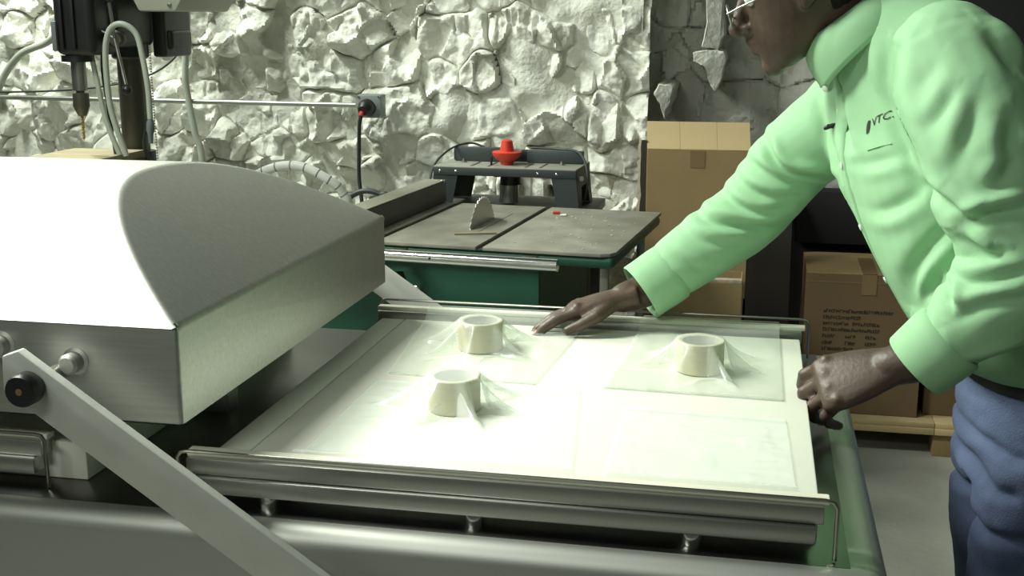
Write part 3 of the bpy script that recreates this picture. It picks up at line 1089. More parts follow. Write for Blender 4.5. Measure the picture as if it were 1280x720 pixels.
lathe(bm, (-1.711, 3.15, 1.216), (-0.05, 0, -1), [(0, .007), (.012, .011), (.035, .012), (.045, .008), (.072, .006)], 14)
obj('plug', bm, 'grey_plastic', c1)
bm = B()
tube(bm, spline([(-1.917, 3.21, 1.385), (-1.899, 3.2, 1.309), (-1.886, 3.2, 1.228), (-1.87, 3.2, 1.169), (-1.844, 3.2, 1.102)]), 0.008, 8)
obj('power_cord', bm, 'cable_grey', dp)
bm = B()
tube(bm, spline([(-1.84, 3.36, 1.40), (-1.822, 3.34, 1.33), (-1.815, 3.34, 1.23), (-1.84, 3.34, 1.12), (-1.83, 3.38, 1.02)]), 0.006, 8)
obj('power_cord', bm, 'cable_dark', dp)
bm = B()
tube(bm, spline([(-1.888, 3.22, 1.41), (-1.892, 3.22, 1.34), (-1.885, 3.22, 1.26), (-1.87, 3.22, 1.102)]), 0.005, 8)
obj('power_cord', bm, 'cable_dark', dp)

# ================================================================== WALL SERVICES, HOSES AND CABLES
YW = 4.345
bm = B()
tube(bm, [(-4.3, YW, 1.192), (-1.50, YW, 1.173)], 0.0095, 12)
o = obj('conduit_pipe', bm, 'conduit')
tag(o, 'thin galvanised conduit pipe running along the stone wall to the outlet', 'pipe')
ob = thing('wall_outlet', 'grey outlet box with black plug at the end of the wall conduit', 'outlet', (-1.435, YW + 0.03, 1.173))
bm = B()
box(bm, (-1.487, YW - 0.028, 1.128), (-1.392, YW + 0.035, 1.215), 0.006)
obj('box_body', bm, 'outlet', ob)
for (x, z) in ((-1.480, 1.207), (-1.400, 1.207), (-1.400, 1.136)):
    bm = B()
    lathe(bm, (x, YW - .028, z), (0, -1, 0), [(0, .005), (.002, .0045)], 10)
    obj('cover_screw', bm, 'chrome', ob)
bm = B()
lathe(bm, (-1.446, YW - .0275, 1.168), (-0.1, -1, -0.25), [(0, .034), (.02, .033), (.030, .028), (.046, .018)], 22)
plug = obj('plug', bm, 'black_plastic', ob)
bm = B()
tube(bm, spline([(-1.450, YW - .082, 1.154), (-1.451, YW - .086, 1.147), (-1.452, YW - .088, 1.140)], 5), 0.0082, 8)
obj('red_strain_relief', bm, 'red', plug)
bm = B()
tube(bm, spline([(-1.452, YW - .088, 1.140), (-1.462, YW - .080, 1.10), (-1.470, YW - .07, 1.0), (-1.472, YW - .07, 0.9), (-1.46, YW - .08, 0.80), (-1.44, YW - .10, 0.55), (-1.30, YW - .12, 0.10)]), 0.0078, 10)
obj('cord', bm, 'cable_dark', plug)

def hose(name, pts, r, m, label, cat, n=8):
    bm = B()
    tube(bm, spline(pts, n), r, 12)
    return tag(obj(name, bm, m), label, cat)


def down(p, x, y):
    return [p, (x, y, 0.6), (x, y, 0.012)]


hose('grey_cable', [(-2.19, 4.36, 2.4), (-2.165, 4.33, 1.60), (-2.185, 4.33, 1.36), (-2.19, 4.33, 1.24), (-2.165, 4.33, 1.06), (-2.14, 4.33, 0.94), (-2.12, 4.30, 0.5), (-2.1, 4.25, 0.01)], 0.013, 'cable_grey', 'thick grey cable hanging down the wall right of the drill press', 'cable')
hose('black_wire', [(-2.135, 4.28, 2.2), (-2.145, 4.28, 1.55), (-2.158, 4.27, 1.42), (-2.21, 4.27, 1.34), (-2.33, 4.27, 1.275), (-2.52, 4.27, 1.235), (-2.76, 4.27, 1.215), (-3.16, 4.27, 1.205)], 0.0038, 'cable_dark', 'thin black wire sagging along the wall behind the drill press', 'wire')
hose('air_hose', [(-2.62, 4.20, 1.46), (-2.72, 4.24, 1.405), (-2.84, 4.26, 1.365), (-2.93, 4.28, 1.295), (-2.99, 4.29, 1.21), (-3.06, 4.30, 1.10), (-3.08, 4.30, 0.5), (-3.08, 4.30, 0.015)], 0.014, 'cable_grey', 'pale grey hose curving down the wall left of the drill press', 'hose')
# bead chain
ch = thing('pull_chain', 'thin bead pull chain hanging in front of the wall behind the drill press', 'chain', (-2.31, 4.28, 0.95))
bm = B()
for k in range(64):
    z = 1.62 - k * 0.0105
    sphere(bm, (-2.305 - 0.004 * math.sin(k * .05), 4.28, z), 0.0034, 6, 4)
o = obj('chain_beads', bm, 'dull_steel', ch)
bm = B()
cyl(bm, (-2.305, 4.28, 2.3), (-2.305, 4.28, 0.955), 0.0008, 6)
obj('chain_cord', bm, 'dull_steel', ch)
# braided hose with blue tracer behind the lid
bh = thing('braided_hose', 'white braided hose with dark tracer bands arching up behind the domed lid', 'hose', (-1.43, 3.6, 0))
pts = spline([(-1.75, 3.55, 0.40), (-1.70, 3.57, 0.80), (-1.62, 3.60, 0.965), (-1.54, 3.6, 1.020), (-1.44, 3.6, 1.030), (-1.355, 3.6, 0.995), (-1.308, 3.62, 0.950), (-1.30, 3.66, 0.86), (-1.42, 3.86, 0.55), (-1.45, 3.9, 0.02)], 10)
bm = B()
tube(bm, pts, 0.0155, 14)
o = obj('hose_tube', bm, 'white_plastic', bh)
fr = frames(pts)
for k in range(27, 66, 5):
    bm = B()
    p, t = Vector(pts[k]), fr[k][0]
    tube(bm, [p - t * .0025, p + t * .0025], 0.0157, 14)
    obj('tracer_band', bm, 'grey_plastic', o)
hose('black_cable', [(-1.40, 3.86, 0.01), (-1.40, 3.86, 0.5), (-1.40, 3.86, 0.84), (-1.375, 3.86, 0.885), (-1.32, 3.86, 0.915), (-1.26, 3.86, 0.908), (-1.22, 3.86, 0.865), (-1.21, 3.86, 0.5), (-1.20, 3.86, 0.01)], 0.0095, 'cable_dark', 'black cable looping over behind the saw fence', 'cable')

# ================================================================== CARDBOARD BOXES, PALLET, DARK BACKDROP


def carton(name, label, x0, x1, y0, y1, z0, z1, m, rot=0.0):
    root = thing(name, label, 'box', ((x0 + x1) / 2, (y0 + y1) / 2, z0))
    T = Matrix.Translation(((x0 + x1) / 2, (y0 + y1) / 2, 0)) @ Matrix.Rotation(rot, 4, 'Z') @ Matrix.Translation((-(x0 + x1) / 2, -(y0 + y1) / 2, 0))
    t = 0.005
    bm = B()
    for a, b in (((x0, y0, z0), (x1, y0 + t, z1)), ((x0, y1 - t, z0), (x1, y1, z1)), ((x0, y0 + t, z0), (x0 + t, y1 - t, z1)), ((x1 - t, y0 + t, z0), (x1, y1 - t, z1)), ((x0 + t, y0 + t, z0), (x1 - t, y1 - t, z0 + t))):
        box(bm, a, b, 0.0012, T, 1)
    body = obj('box_walls', bm, m, root)
    return root, body, T


# tall open carton with its flap tipped back
tall, body, T = carton('tall_cardboard_box', 'tall open cardboard box with one flap raised, beside the table saw', -0.362, -0.012, 4.06, 4.30, 0.55, 1.062, 'card', 0.01)
bm = B()
seg3 = [(-0.362, -0.250), (-0.2492, -0.125), (-0.1242, -0.014)]
for i, (a, b) in enumerate(seg3):
    bm = B()
    tl = -0.012 if i == 0 else 0
    poly = [(a, 4.060, 1.0625), (b, 4.060, 1.0625), (b - .008, 4.118, 1.151), (a - .008, 4.118, 1.151)]
    prism(bm, poly, (0, 0.005, -0.001), T)
    obj('flap_panel', bm, 'card_pale', tall)
bm = B()
box(bm, (-0.215, 4.0585, 1.00), (-0.165, 4.0598, 1.058), 0, T)
obj('tape_patch', bm, 'card_tape', tall)
# ragged torn left edge
bm = B()
rs = random.Random(3)
pr_, z = [], 0.66
left_pts = []
while z < 1.10:
    left_pts.append((-0.385 - rs.uniform(0.0, 0.014), 4.075, z))
    z += rs.uniform(0.01, 0.028)
poly = [(-0.3625, 4.075, 0.66)] + [(-0.3625, 4.075, 1.085)] + left_pts[::-1]
prism(bm, poly, (0, 0.006, 0))
obj('torn_flap', bm, 'card_edge', tall)
bm = B()
poly = [(-0.3625, 4.069, 0.68), (-0.3625, 4.069, 1.09)] + [(-0.378 - rs.uniform(0, .006), 4.069, 1.09 - 0.0273 * k) for k in range(16)]
prism(bm, poly, (0, 0.004, 0))
obj('torn_gap', bm, 'dark_panel', tall)
# carton below it
low, body, T = carton('cardboard_box', 'closed cardboard box on the floor under the tall open box', -0.375, -0.020, 4.04, 4.34, 0.0, 0.545, 'card')
bm = B()
box(bm, (-0.372, 4.043, 0.5395), (-0.023, 4.337, 0.5445), 0.001)
obj('top_flaps', bm, 'card_pale', low)
# small carton whose pale open edge shows below the sleeve
sm, body, T = carton('small_cardboard_box', 'small cardboard box with pale open top edge in front of the tall box', -0.305, -0.020, 3.82, 4.02, 0.0, 0.655, 'card')
bm = B()
box(bm, (-0.303, 3.822, 0.6555), (-0.022, 3.85, 0.667), 0.001)
obj('open_edge', bm, 'card_edge', sm)

# pallet with deck and blocks
pl = thing('pallet', 'pale brown pallet with flat deck and blocks standing on the floor behind the machine', 'pallet', (0.42, 4.35, 0))
PZ = 0.125
bm = B()
box(bm, (0.00, 4.11, PZ - 0.018), (0.655, 4.62, PZ), 0.002)
obj('deck_sheet', bm, 'card_pale', pl)
bm = B()
box(bm, (0.6565, 4.11, PZ - 0.018), (0.95, 4.62, PZ), 0.002)
obj('deck_sheet', bm, 'card_pale', pl)
for x0, x1 in ((0.00, 0.655), (0.6565, 0.95)):
    bm = B()
    box(bm, (x0, 4.106, PZ - 0.042), (x1, 4.126, PZ - 0.0185), 0.002)
    obj('edge_board', bm, 'card_pale', pl)
for x in (0.01, 0.655, 0.87):
    for y in (4.125, 4.34, 4.52):
        bm = B()
        box(bm, (x, y, 0), (x + .075, y + .09, PZ - 0.0425), 0.003)
        obj('block', bm, 'card', pl)

# printed carton standing on the pallet
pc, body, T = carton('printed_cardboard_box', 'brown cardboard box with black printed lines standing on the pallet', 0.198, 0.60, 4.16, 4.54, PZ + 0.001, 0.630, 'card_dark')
bm = B()
prism(bm, [(0.198, 4.16, 0.6305), (0.60, 4.16, 0.6305), (0.60, 4.388, 0.640), (0.198, 4.388, 0.640)], (0, 0, 0.004))
obj('top_flap', bm, 'card', pc)
bm = B()
prism(bm, [(0.198, 4.391, 0.640), (0.60, 4.391, 0.640), (0.60, 4.54, 0.6305), (0.198, 4.54, 0.6305)], (0, 0, 0.004))
obj('top_flap', bm, 'card', pc)
bm = B()
box(bm, (0.385, 4.158, 0.56), (0.435, 4.1595, 0.632), 0)
prism(bm, [(0.385, 4.157, 0.635), (0.435, 4.157, 0.635), (0.435, 4.388, 0.6455), (0.385, 4.388, 0.6455)], (0, 0, 0.0006))
obj('packing_tape', bm, 'card_tape', pc)
bm = B()
box(bm, (0.1978, 4.1588, 0.600), (0.6002, 4.1597, 0.6045), 0)
obj('crease_line', bm, 'card_tape', pc)
# print: blurred lines of small glyph marks
rs = random.Random(12)
for ln, (z, runs) in enumerate(((0.493, [(0.262, 0.49)]), (0.470, [(0.262, 0.385)]), (0.448, [(0.262, 0.345), (0.362, 0.45)]), (0.426, [(0.262, 0.455)]), (0.402, [(0.262, 0.303), (0.340, 0.374), (0.408, 0.437)]), (0.378, [(0.262, 0.297), (0.340, 0.374), (0.408, 0.437)]), (0.356, [(0.262, 0.37)]))):
    for a, b in runs:
        bm = B()
        x = a
        while x < b:
            w = rs.uniform(0.005, 0.0085)
            h = rs.choice((0.011, 0.012, 0.009))
            # a blocky glyph: stem plus one or two strokes
            box(bm, (x, 4.1585, z), (x + .0022, 4.1595, z + h))
            k = rs.randint(0, 3)
            for zz in ((0, h - .002), (h * .45, h - .002), (0, h * .45), (h - .002,))[k]:
                box(bm, (x + .0024, 4.1585, z + zz), (x + w, 4.1595, z + zz + .002))
            if rs.random() < .5:
                box(bm, (x + w - .002, 4.1586, z + .0025), (x + w, 4.1596, z + h - .0025))
            x += w + rs.uniform(0.0015, 0.003)
        obj('print_line', bm, 'ink', pc, smooth=0)

# small carton lying on the pallet in front
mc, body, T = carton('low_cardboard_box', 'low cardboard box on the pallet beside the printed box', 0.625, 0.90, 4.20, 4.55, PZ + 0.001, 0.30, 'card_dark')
bm = B()
box(bm, (0.628, 4.203, 0.294), (0.897, 4.547, 0.2995), 0.001)
obj('top_flap', bm, 'card_dark', mc)

# dark board leaning in the recess, then black panels added for its darkness
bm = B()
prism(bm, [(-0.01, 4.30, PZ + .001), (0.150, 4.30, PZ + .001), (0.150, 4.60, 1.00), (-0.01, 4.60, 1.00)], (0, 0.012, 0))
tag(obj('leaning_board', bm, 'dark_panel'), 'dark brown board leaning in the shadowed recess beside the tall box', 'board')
ck = thing('dark_recess_backdrop', 'added black panels standing in for the dark of the recess behind the pallet', 'cabinet', (0.5, 4.66, 0.0))  # added black panels in place of the recess's darkness
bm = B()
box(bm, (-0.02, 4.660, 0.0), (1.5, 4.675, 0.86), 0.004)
obj('backdrop_sheet', bm, 'backdrop_black', ck)
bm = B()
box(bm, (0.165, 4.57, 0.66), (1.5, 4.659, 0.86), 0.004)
obj('backdrop_upper', bm, 'backdrop_black', ck)
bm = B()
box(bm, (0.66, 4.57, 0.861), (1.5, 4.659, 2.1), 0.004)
obj('backdrop_tall', bm, 'backdrop_black', ck)  # added to darken the corner behind the shoulder

# ================================================================== PERSON
from mathutils.bvhtree import BVHTree
person = thing('person', 'person in a mint green shirt, blue jeans and glasses leaning over the machine', 'person', (0.46, 1.95, 0))


def remesh(bm, voxel, smooth=4, fac=0.5):
    bmesh.ops.recalc_face_normals(bm, faces=bm.faces)
    me = bpy.data.meshes.new('tmp')
    bm.to_mesh(me)
    bm.free()
    o = bpy.data.objects.new('tmp', me)
    COL.objects.link(o)
    r = o.modifiers.new('r', 'REMESH')
    r.mode = 'VOXEL'
    r.voxel_size = voxel
    if smooth:
        s = o.modifiers.new('s', 'SMOOTH')
        s.iterations = smooth
        s.factor = fac
    dg = bpy.context.evaluated_depsgraph_get()
    dg.update()
    out = bpy.data.meshes.new_from_object(o.evaluated_get(dg))
    bpy.data.objects.remove(o)
    bpy.data.meshes.remove(me)
    return out


def V3(p):
    return np.array(p, float)


def nrm(v):
    v = V3(v)
    return v / np.linalg.norm(v)


def eloft(bm, secs, seg=28, ex=2.0, sub=4):
    """secs: (centre, side half-axis vector, front half-axis vector); smooth in between"""
    flat = [np.concatenate([V3(a), V3(b), V3(c)]) for a, b, c in secs]
    rows = spline(flat, sub) if len(flat) > 2 else flat
    rings = []
    for r in rows:
        c, s, f = r[:3], r[3:6], r[6:]
        ring = []
        for k in range(seg):
            t = 2 * math.pi * k / seg
            ct, st = math.cos(t), math.sin(t)
            ring.append(Vector(c + s * math.copysign(abs(ct) ** (2 / ex), ct) + f * math.copysign(abs(st) ** (2 / ex), st)))
        rings.append(ring)
    ring_loft(bm, rings)


def limb(bm, pts, rad, seg=20, sub=5):
    rows = spline([list(p) + [r] for p, r in zip(pts, rad)], sub)
    P = [r[:3] for r in rows]
    R = [max(float(r[3]), 1e-3) for r in rows]
    tube(bm, P, R, seg)
    sphere(bm, P[0], R[0] * 0.98, 14, 9)
    sphere(bm, P[-1], R[-1] * 0.98, 14, 9)


# key joints (world metres)
R_SH, R_EL, R_CU, R_WR = V3((0.130, 2.180, 1.330)), V3((-0.005, 2.195, 1.150)), V3((-0.172, 2.130, 1.021)), V3((-0.224, 2.098, 1.000))
L_SH, L_EL, L_CU, L_WR = V3((0.285, 1.785, 1.415)), V3((0.388, 1.705, 1.165)), V3((0.262, 1.722, 1.030)), V3((0.206, 1.722, 1.006))
HU, HF = nrm((-0.292, 0, 0.956)), nrm((-0.956, 0, -0.292))
HC = V3((0.060, 2.0, 1.548))
HS = HS0 = V3((0, 1, 0))


# ---------------- hands
def hand(bm, W, d, n, left, curls, spread, thumb, nails, k_=1.0):
    d = nrm(d)
    n = V3(n)
    n = nrm(n - d * n.dot(d))
    s = np.cross(d, n) if left else -np.cross(d, n)     # towards the thumb
    PL = 0.088 * k_
    eloft(bm, [(W - d * .03, s * .027, n * .021), (W, s * .028 * k_, n * .020), (W + d * .030 * k_, s * .036 * k_, n * .018 * k_), (W + d * .062 * k_, s * .042 * k_, n * .016 * k_), (W + d * PL, s * .041 * k_, n * .0125 * k_), (W + d * (PL + .008), s * .036 * k_, n * .008)], 22, 2.4)
    fing = [(0.031, 0.044, 0.026, 0.022, 0.0096), (0.0105, 0.048, 0.030, 0.023, 0.0098), (-0.0105, 0.045, 0.028, 0.022, 0.0094), (-0.030, 0.035, 0.021, 0.019, 0.0084)]
    for k, (off, l1, l2, l3, r) in enumerate([[v * k_ for v in f] for f in fing]):
        sphere(bm, W + d * (PL - .006 - abs(off) * .25) + s * off + n * .006 * k_, r * 1.02, 12, 8)
        base = W + d * (PL - .012 - abs(off) * .25) + s * off + n * .001
        ang = 0.0
        p = base.copy()
        pts, rad = [p.copy()], [r * 1.10]
        sp = spread * (1.5 - k) * 0.07
        dd0 = nrm(d * math.cos(sp) + s * math.sin(sp))
        for j, (L, c) in enumerate(zip((l1, l2, l3), curls[k])):
            ang += math.radians(c)
            dv = dd0 * math.cos(ang) - n * math.sin(ang)
            if j == 0:
                pts.append(p + dv * L * .55)
                rad.append(r * 0.96)
            p = p + dv * L
            pts.append(p.copy())
            rad.append(r * (1.02, 0.93, 0.70)[j])
        # straight joints keep knuckles visible
        tube(bm, [Vector(q) for q in pts], rad, 14)
        for q, rr in zip(pts, rad):
            sphere(bm, q, rr * 1.01, 12, 8)
        nn = n * math.cos(ang) + dd0 * math.sin(ang)
        nails.append((p - dv * .007 + nn * r * .60, dv, nn, r * .62))
    # thumb leaves the side of the palm
    t0 = W + d * .022 + s * .024 - n * .004
    pts, rad = [t0], [0.0145]
    for (a, b, c, L, r) in thumb:
        v = nrm(d * a + s * b + n * c)
        pts.append(pts[-1] + v * L)
        rad.append(r)
    tube(bm, [Vector(q) for q in pts], rad, 14)
    for q, rr in zip(pts, rad):
        sphere(bm, q, rr * 1.01, 12, 8)
    tn = nrm(n * .4 + s * .9)
    tn = nrm(tn - v * tn.dot(v))
    nails.append((pts[-1] - v * .006 + tn * rad[-1] * .66, v, tn, rad[-1] * .75))
    return s


# ---------------- body: one continuous surface from head to feet
bm = B()
nails_r, nails_l = [], []
side = V3((0, 1, 0))
# trunk (a little slimmer than the clothes)
eloft(bm, [((.470, 1.95, .80), side * .150, (-.105, 0, 0)), ((.465, 1.95, .92), side * .150, (-.105, 0, 0)), ((.425, 1.955, 1.04), side * .150, (-.112, 0, -.01)),
           ((.345, 1.975, 1.20), side * .165, (-.112, 0, -.05)), ((.265, 1.985, 1.34), (-.03, .165, -.01), (-.095, 0, -.055)), ((.215, 2.0, 1.43), (-.02, .09, 0), (-.045, 0, -.038)), ((.180, 2.0, 1.465), side * .050, (-.035, 0, -.03))], 28, 2.3)
limb(bm, [(.185, 2.0, 1.44), (.140, 2.0, 1.480), HC - HU * .045 - HF * .035], [.050, .052, .056])
# head
hs = [(-.117, .058, .018, .022), (-.098, .040, .046, .043), (-.065, .014, .078, .058), (-.025, .0, .090, .068), (.025, -.006, .097, .073), (.065, -.010, .092, .070), (.098, -.013, .072, .056), (.117, -.014, .034, .03)]
eloft(bm, [(HC + HU * h + HF * f, HS * w, HF * dd) for h, f, dd, w in hs], 28, 2.15)


def hp(f, u, s=0):
    return HC + HF * f + HU * u + HS * s


limb(bm, [hp(.088, .012), hp(.104, -.018), hp(.112, -.036)], [.008, .011, .015], 12)          # nose
for s in (-1, 1):
    sphere(bm, hp(.096, -.040, s * .011), .009, 10, 7)                                       # nostril wings
    sphere(bm, hp(.082, .026, s * .030), .015, 12, 8, (1, 1.5, .8))                           # brow
    sphere(bm, hp(.052, -.024, s * .030), .024, 12, 8)                                        # cheek
    sphere(bm, hp(-.008, -.005, s * .074), .024, 12, 9, (.8, .35, 1.15))                      # ear
    sphere(bm, hp(.000, -.026, s * .073), .011, 10, 7, (.9, .5, 1))                           # ear lobe
tube(bm, [Vector(hp(.080, -.062, -.024)), Vector(hp(.096, -.060)), Vector(hp(.080, -.062, .024))], [.006, .0095, .006], 10)   # upper lip
tube(bm, [Vector(hp(.077, -.074, -.022)), Vector(hp(.092, -.075)), Vector(hp(.077, -.074, .022))], [.006, .0105, .006], 10)   # lower lip
sphere(bm, hp(.070, -.108), .020, 12, 9, (1, 1.2, .9))                                        # chin
# arms
limb(bm, [R_SH, (R_SH + R_EL) / 2, R_EL, R_CU, R_WR], [.058, .047, .040, .033, .027])
limb(bm, [L_SH, (L_SH + L_EL) / 2, L_EL, (L_EL + L_CU) / 2, L_CU, L_WR], [.060, .050, .043, .040, .036, .029])
hand(bm, R_WR, (-.90, -.12, -.24), (-.20, .06, 1.0), False,
     [(6, 14, 14), (7, 16, 14), (8, 18, 14), (10, 18, 14)], 1.0,
     [(.72, .62, -.25, .040, .0125), (.92, .20, -.22, .034, .0105), (.98, .02, -.12, .026, .0080)], nails_r, 1.10)
hand(bm, L_WR, (-.93, .02, -.36), (-.36, -.66, .66), True,
     [(26, 44, 30), (30, 48, 32), (34, 52, 32), (38, 54, 32)], 1.0,
     [(.75, .35, -.60, .040, .0125), (.85, -.15, -.50, .032, .0110), (.75, -.50, -.40, .024, .0085)], nails_l, 1.12)
# legs and feet
for yy, kx in ((1.848, .445), (2.052, .470)):
    limb(bm, [(.462, yy, .84), (.452, yy, .68), (kx, yy, .47), (kx + .03, yy, .28), (kx + .045, yy, .09)], [.082, .075, .055, .050, .038])
    limb(bm, [(kx + .05, yy, .05), (kx - .05, yy, .045), (kx - .13, yy, .035)], [.034, .034, .028])
body_me = remesh(bm, 0.0032, 4, 0.5)
body = link_mesh('body', body_me, 'skin', person, 'dark brown skin', smooth=180)
for nl in (nails_r, nails_l):
    for (c, dv, nn, r) in nl:
        b2 = B()
        sv = np.cross(dv, nn)
        rings = []
        for q in range(5):
            t = q / 4 - .5
            rings.append([Vector(c + dv * t * r * 2.3 + sv * math.sin(a) * r * (1 - .5 * abs(t)) + nn * (math.cos(a) * r * .5 - r * .22)) for a in np.linspace(-1.1, 1.1, 7)])
        ring_loft(b2, rings, cap=False, closed=False)
        obj('fingernail', b2, 'nail', body, smooth=180)

for s in (-1, 1):
    bm = B()
    sphere(bm, hp(.0795, .004, s * .031), .0115, 16, 12)
    eye = obj('eye', bm, 'white_plastic', body)
    bm = B()
    lathe(bm, hp(.0900, .003, s * .031), HF, [(0, .0052), (.0010, .0046), (.0014, .002)], 14)
    obj('iris', bm, 'black_plastic', body)

# hair cap, beard shadow left to the skin
bm = B()
hh = [(.010, -.022, .083, .0745), (.050, -.012, .097, .0755), (.085, -.014, .086, .066), (.112, -.015, .058, .046), (.126, -.015, .022, .018)]
eloft(bm, [(HC + HU * h + HF * f, HS * w, HF * dd) for h, f, dd, w in hh], 28, 2.15)
eloft(bm, [(HC - HU * .06 - HF * .035, HS * .052, HF * .050), (HC - HU * .02 - HF * .028, HS * .066, HF * .064), (HC + HU * .02 - HF * .022, HS * .073, HF * .078)], 24, 2.1)
link_mesh('hair', remesh(bm, .005, 2), 'hair', person, 'short black hair', smooth=180)

# glasses
gl = None
bm = B()
for s in (-1, 1):
    ring = []
    for k in range(17):
        a = 2 * math.pi * k / 16
        ring.append(Vector(hp(.118, -.014 + .019 * math.sin(a), s * (.033 + .025 * math.cos(a)))))
    tube(bm, ring, .0016, 8)
    tube(bm, [Vector(hp(.118, -.008, s * .058)), Vector(hp(.098, -.004, s * .074)), Vector(hp(.0, .010, s * .078)), Vector(hp(-.015, -.004, s * .077))], .0016, 8)
tube(bm, [Vector(hp(.118, -.010, -.009)), Vector(hp(.121, -.007, 0)), Vector(hp(.118, -.010, .009))], .0016, 8)
gl = obj('glasses', bm, 'dull_steel', person, 'thin metal framed glasses')
for s in (-1, 1):
    bm = B()
    lathe(bm, hp(.1175, -.014, s * .033), HF, [(0, .0185), (.001, .0185)], 24)
    obj('lens', bm, 'lens', gl)

# ---------------- shirt
bm = B()
tors = [((.465, 1.95, .955), side * .160, (-.112, 0, 0)), ((.440, 1.952, .985), side * .178, (-.138, 0, -.01)), ((.410, 1.955, 1.03), side * .186, (-.142, 0, -.02)),
        ((.375, 1.965, 1.10), side * .186, (-.140, 0, -.04)), ((.325, 1.975, 1.21), (-.01, .190, 0), (-.138, 0, -.065)),
        ((.262, 1.985, 1.33), (-.045, .198, -.02), (-.122, 0, -.074)), ((.215, 1.99, 1.425), (-.050, .165, -.03), (-.084, 0, -.072)),
        ((.178, 2.0, 1.485), (-.02, .105, -.005), (-.062, 0, -.052)), ((.152, 2.0, 1.512), side * .066, (-.050, 0, -.040))]
eloft(bm, tors, 36, 2.35)
# shoulder caps
sphere(bm, L_SH + V3((.0, .02, .005)), .082, 20, 14, (1.05, 1.0, 1.08))
sphere(bm, R_SH + V3((.02, -.03, .005)), .076, 20, 14)
limb(bm, [L_SH + V3((-.02, .04, .03)), L_SH * .7 + L_EL * .3 + V3((-.012, -.012, 0)), L_SH * .35 + L_EL * .65 + V3((-.008, -.006, -.01)), L_EL + V3((0, 0, .03))], [.082, .086, .086, .078], 24)
limb(bm, [L_EL + V3((0, 0, .02)), L_EL * .62 + L_CU * .38, L_EL * .26 + L_CU * .74], [.076, .075, .056], 24)
limb(bm, [R_SH + V3((.03, -.02, .0)), R_SH * .6 + R_EL * .4, R_EL, R_EL * .6 + R_CU * .4, R_EL * .22 + R_CU * .78], [.082, .074, .068, .063, .0555], 24)
sh = remesh(bm, 0.0045, 9, 0.5)
n = len(sh.vertices)
co = np.empty(n * 3)
sh.vertices.foreach_get('co', co)
co = co.reshape(-1, 3)
nv = np.empty(n * 3)
sh.vertices.foreach_get('normal', nv)
nv = nv.reshape(-1, 3)
disp = np.zeros(n)
CREASES = [
    ([(0.189, 1.455), (0.187, 1.401), (0.202, 1.344), (0.239, 1.261)], 1.8, 0.016, 0.012),
    ([(0.228, 1.271), (0.267, 1.247), (0.297, 1.228)], 1.72, 0.012, 0.01),
    ([(0.284, 1.228), (0.313, 1.246), (0.358, 1.254)], 1.68, 0.018, 0.011),
    ([(0.23, 1.351), (0.261, 1.404)], 1.66, 0.006, 0.01),
    ([(0.263, 1.3), (0.279, 1.353), (0.29, 1.4)], 1.65, 0.008, 0.013),
    ([(0.325, 1.317), (0.332, 1.37)], 1.65, 0.009, 0.014),
    ([(0.301, 1.486), (0.325, 1.46), (0.346, 1.429)], 1.7, 0.014, 0.014),
    ([(0.31, 1.275), (0.341, 1.323)], 1.65, 0.009, 0.013),
    ([(0.241, 1.445), (0.214, 1.397)], 1.68, 0.004, 0.012),
    ([(0.282, 1.207), (0.314, 1.189), (0.329, 1.196)], 1.66, 0.009, 0.008),
    ([(0.272, 1.155), (0.299, 1.148), (0.363, 1.175)], 1.67, 0.011, 0.01),
    ([(0.271, 1.147), (0.277, 1.113)], 1.68, 0.011, 0.006),
    ([(0.281, 1.096), (0.318, 1.124), (0.369, 1.138)], 1.68, 0.009, 0.011),
    ([(0.309, 1.023), (0.349, 1.045), (0.38, 1.056)], 1.7, 0.008, 0.01),
    ([(0.298, 1.221), (0.262, 1.173), (0.242, 1.123), (0.249, 1.067)], 1.84, 0.015, 0.013),
    ([(0.282, 1.137), (0.265, 1.093), (0.261, 1.062)], 1.84, 0.01, 0.01),
    ([(0.246, 1.255), (0.203, 1.215), (0.18, 1.206)], 1.86, 0.008, 0.013),
    ([(0.212, 1.301), (0.176, 1.282), (0.159, 1.273)], 1.87, 0.005, 0.011),
    ([(0.128, 1.391), (0.138, 1.341), (0.148, 1.297)], 1.96, 0.01, 0.007),
    ([(0.094, 1.381), (0.117, 1.309), (0.14, 1.244)], 2.02, 0.007, 0.01),
    ([(0.156, 1.455), (0.164, 1.407), (0.185, 1.365)], 1.9, 0.006, 0.01),
    ([(0.015, 1.294), (0.032, 1.258), (0.059, 1.236), (0.094, 1.23), (0.137, 1.228)], 2.13, 0.017, 0.01),
    ([(-0.018, 1.254), (0.011, 1.238), (0.053, 1.219), (0.095, 1.211), (0.136, 1.207)], 2.13, 0.01, 0.01),
    ([(-0.033, 1.222), (-0.009, 1.203), (0.034, 1.19), (0.082, 1.191)], 2.13, 0.008, 0.01),
    ([(-0.11, 1.168), (-0.084, 1.148), (-0.031, 1.137), (0.034, 1.134), (0.071, 1.145)], 2.13, 0.012, 0.011),
    ([(-0.063, 1.198), (-0.028, 1.173), (0.014, 1.16), (0.062, 1.171)], 2.13, 0.009, 0.01),
    ([(-0.126, 1.128), (-0.083, 1.11), (-0.033, 1.105), (0.016, 1.111)], 2.13, 0.006, 0.011),
    ([(-0.142, 1.087), (-0.095, 1.063), (-0.059, 1.057)], 2.13, 0.004, 0.01),
]


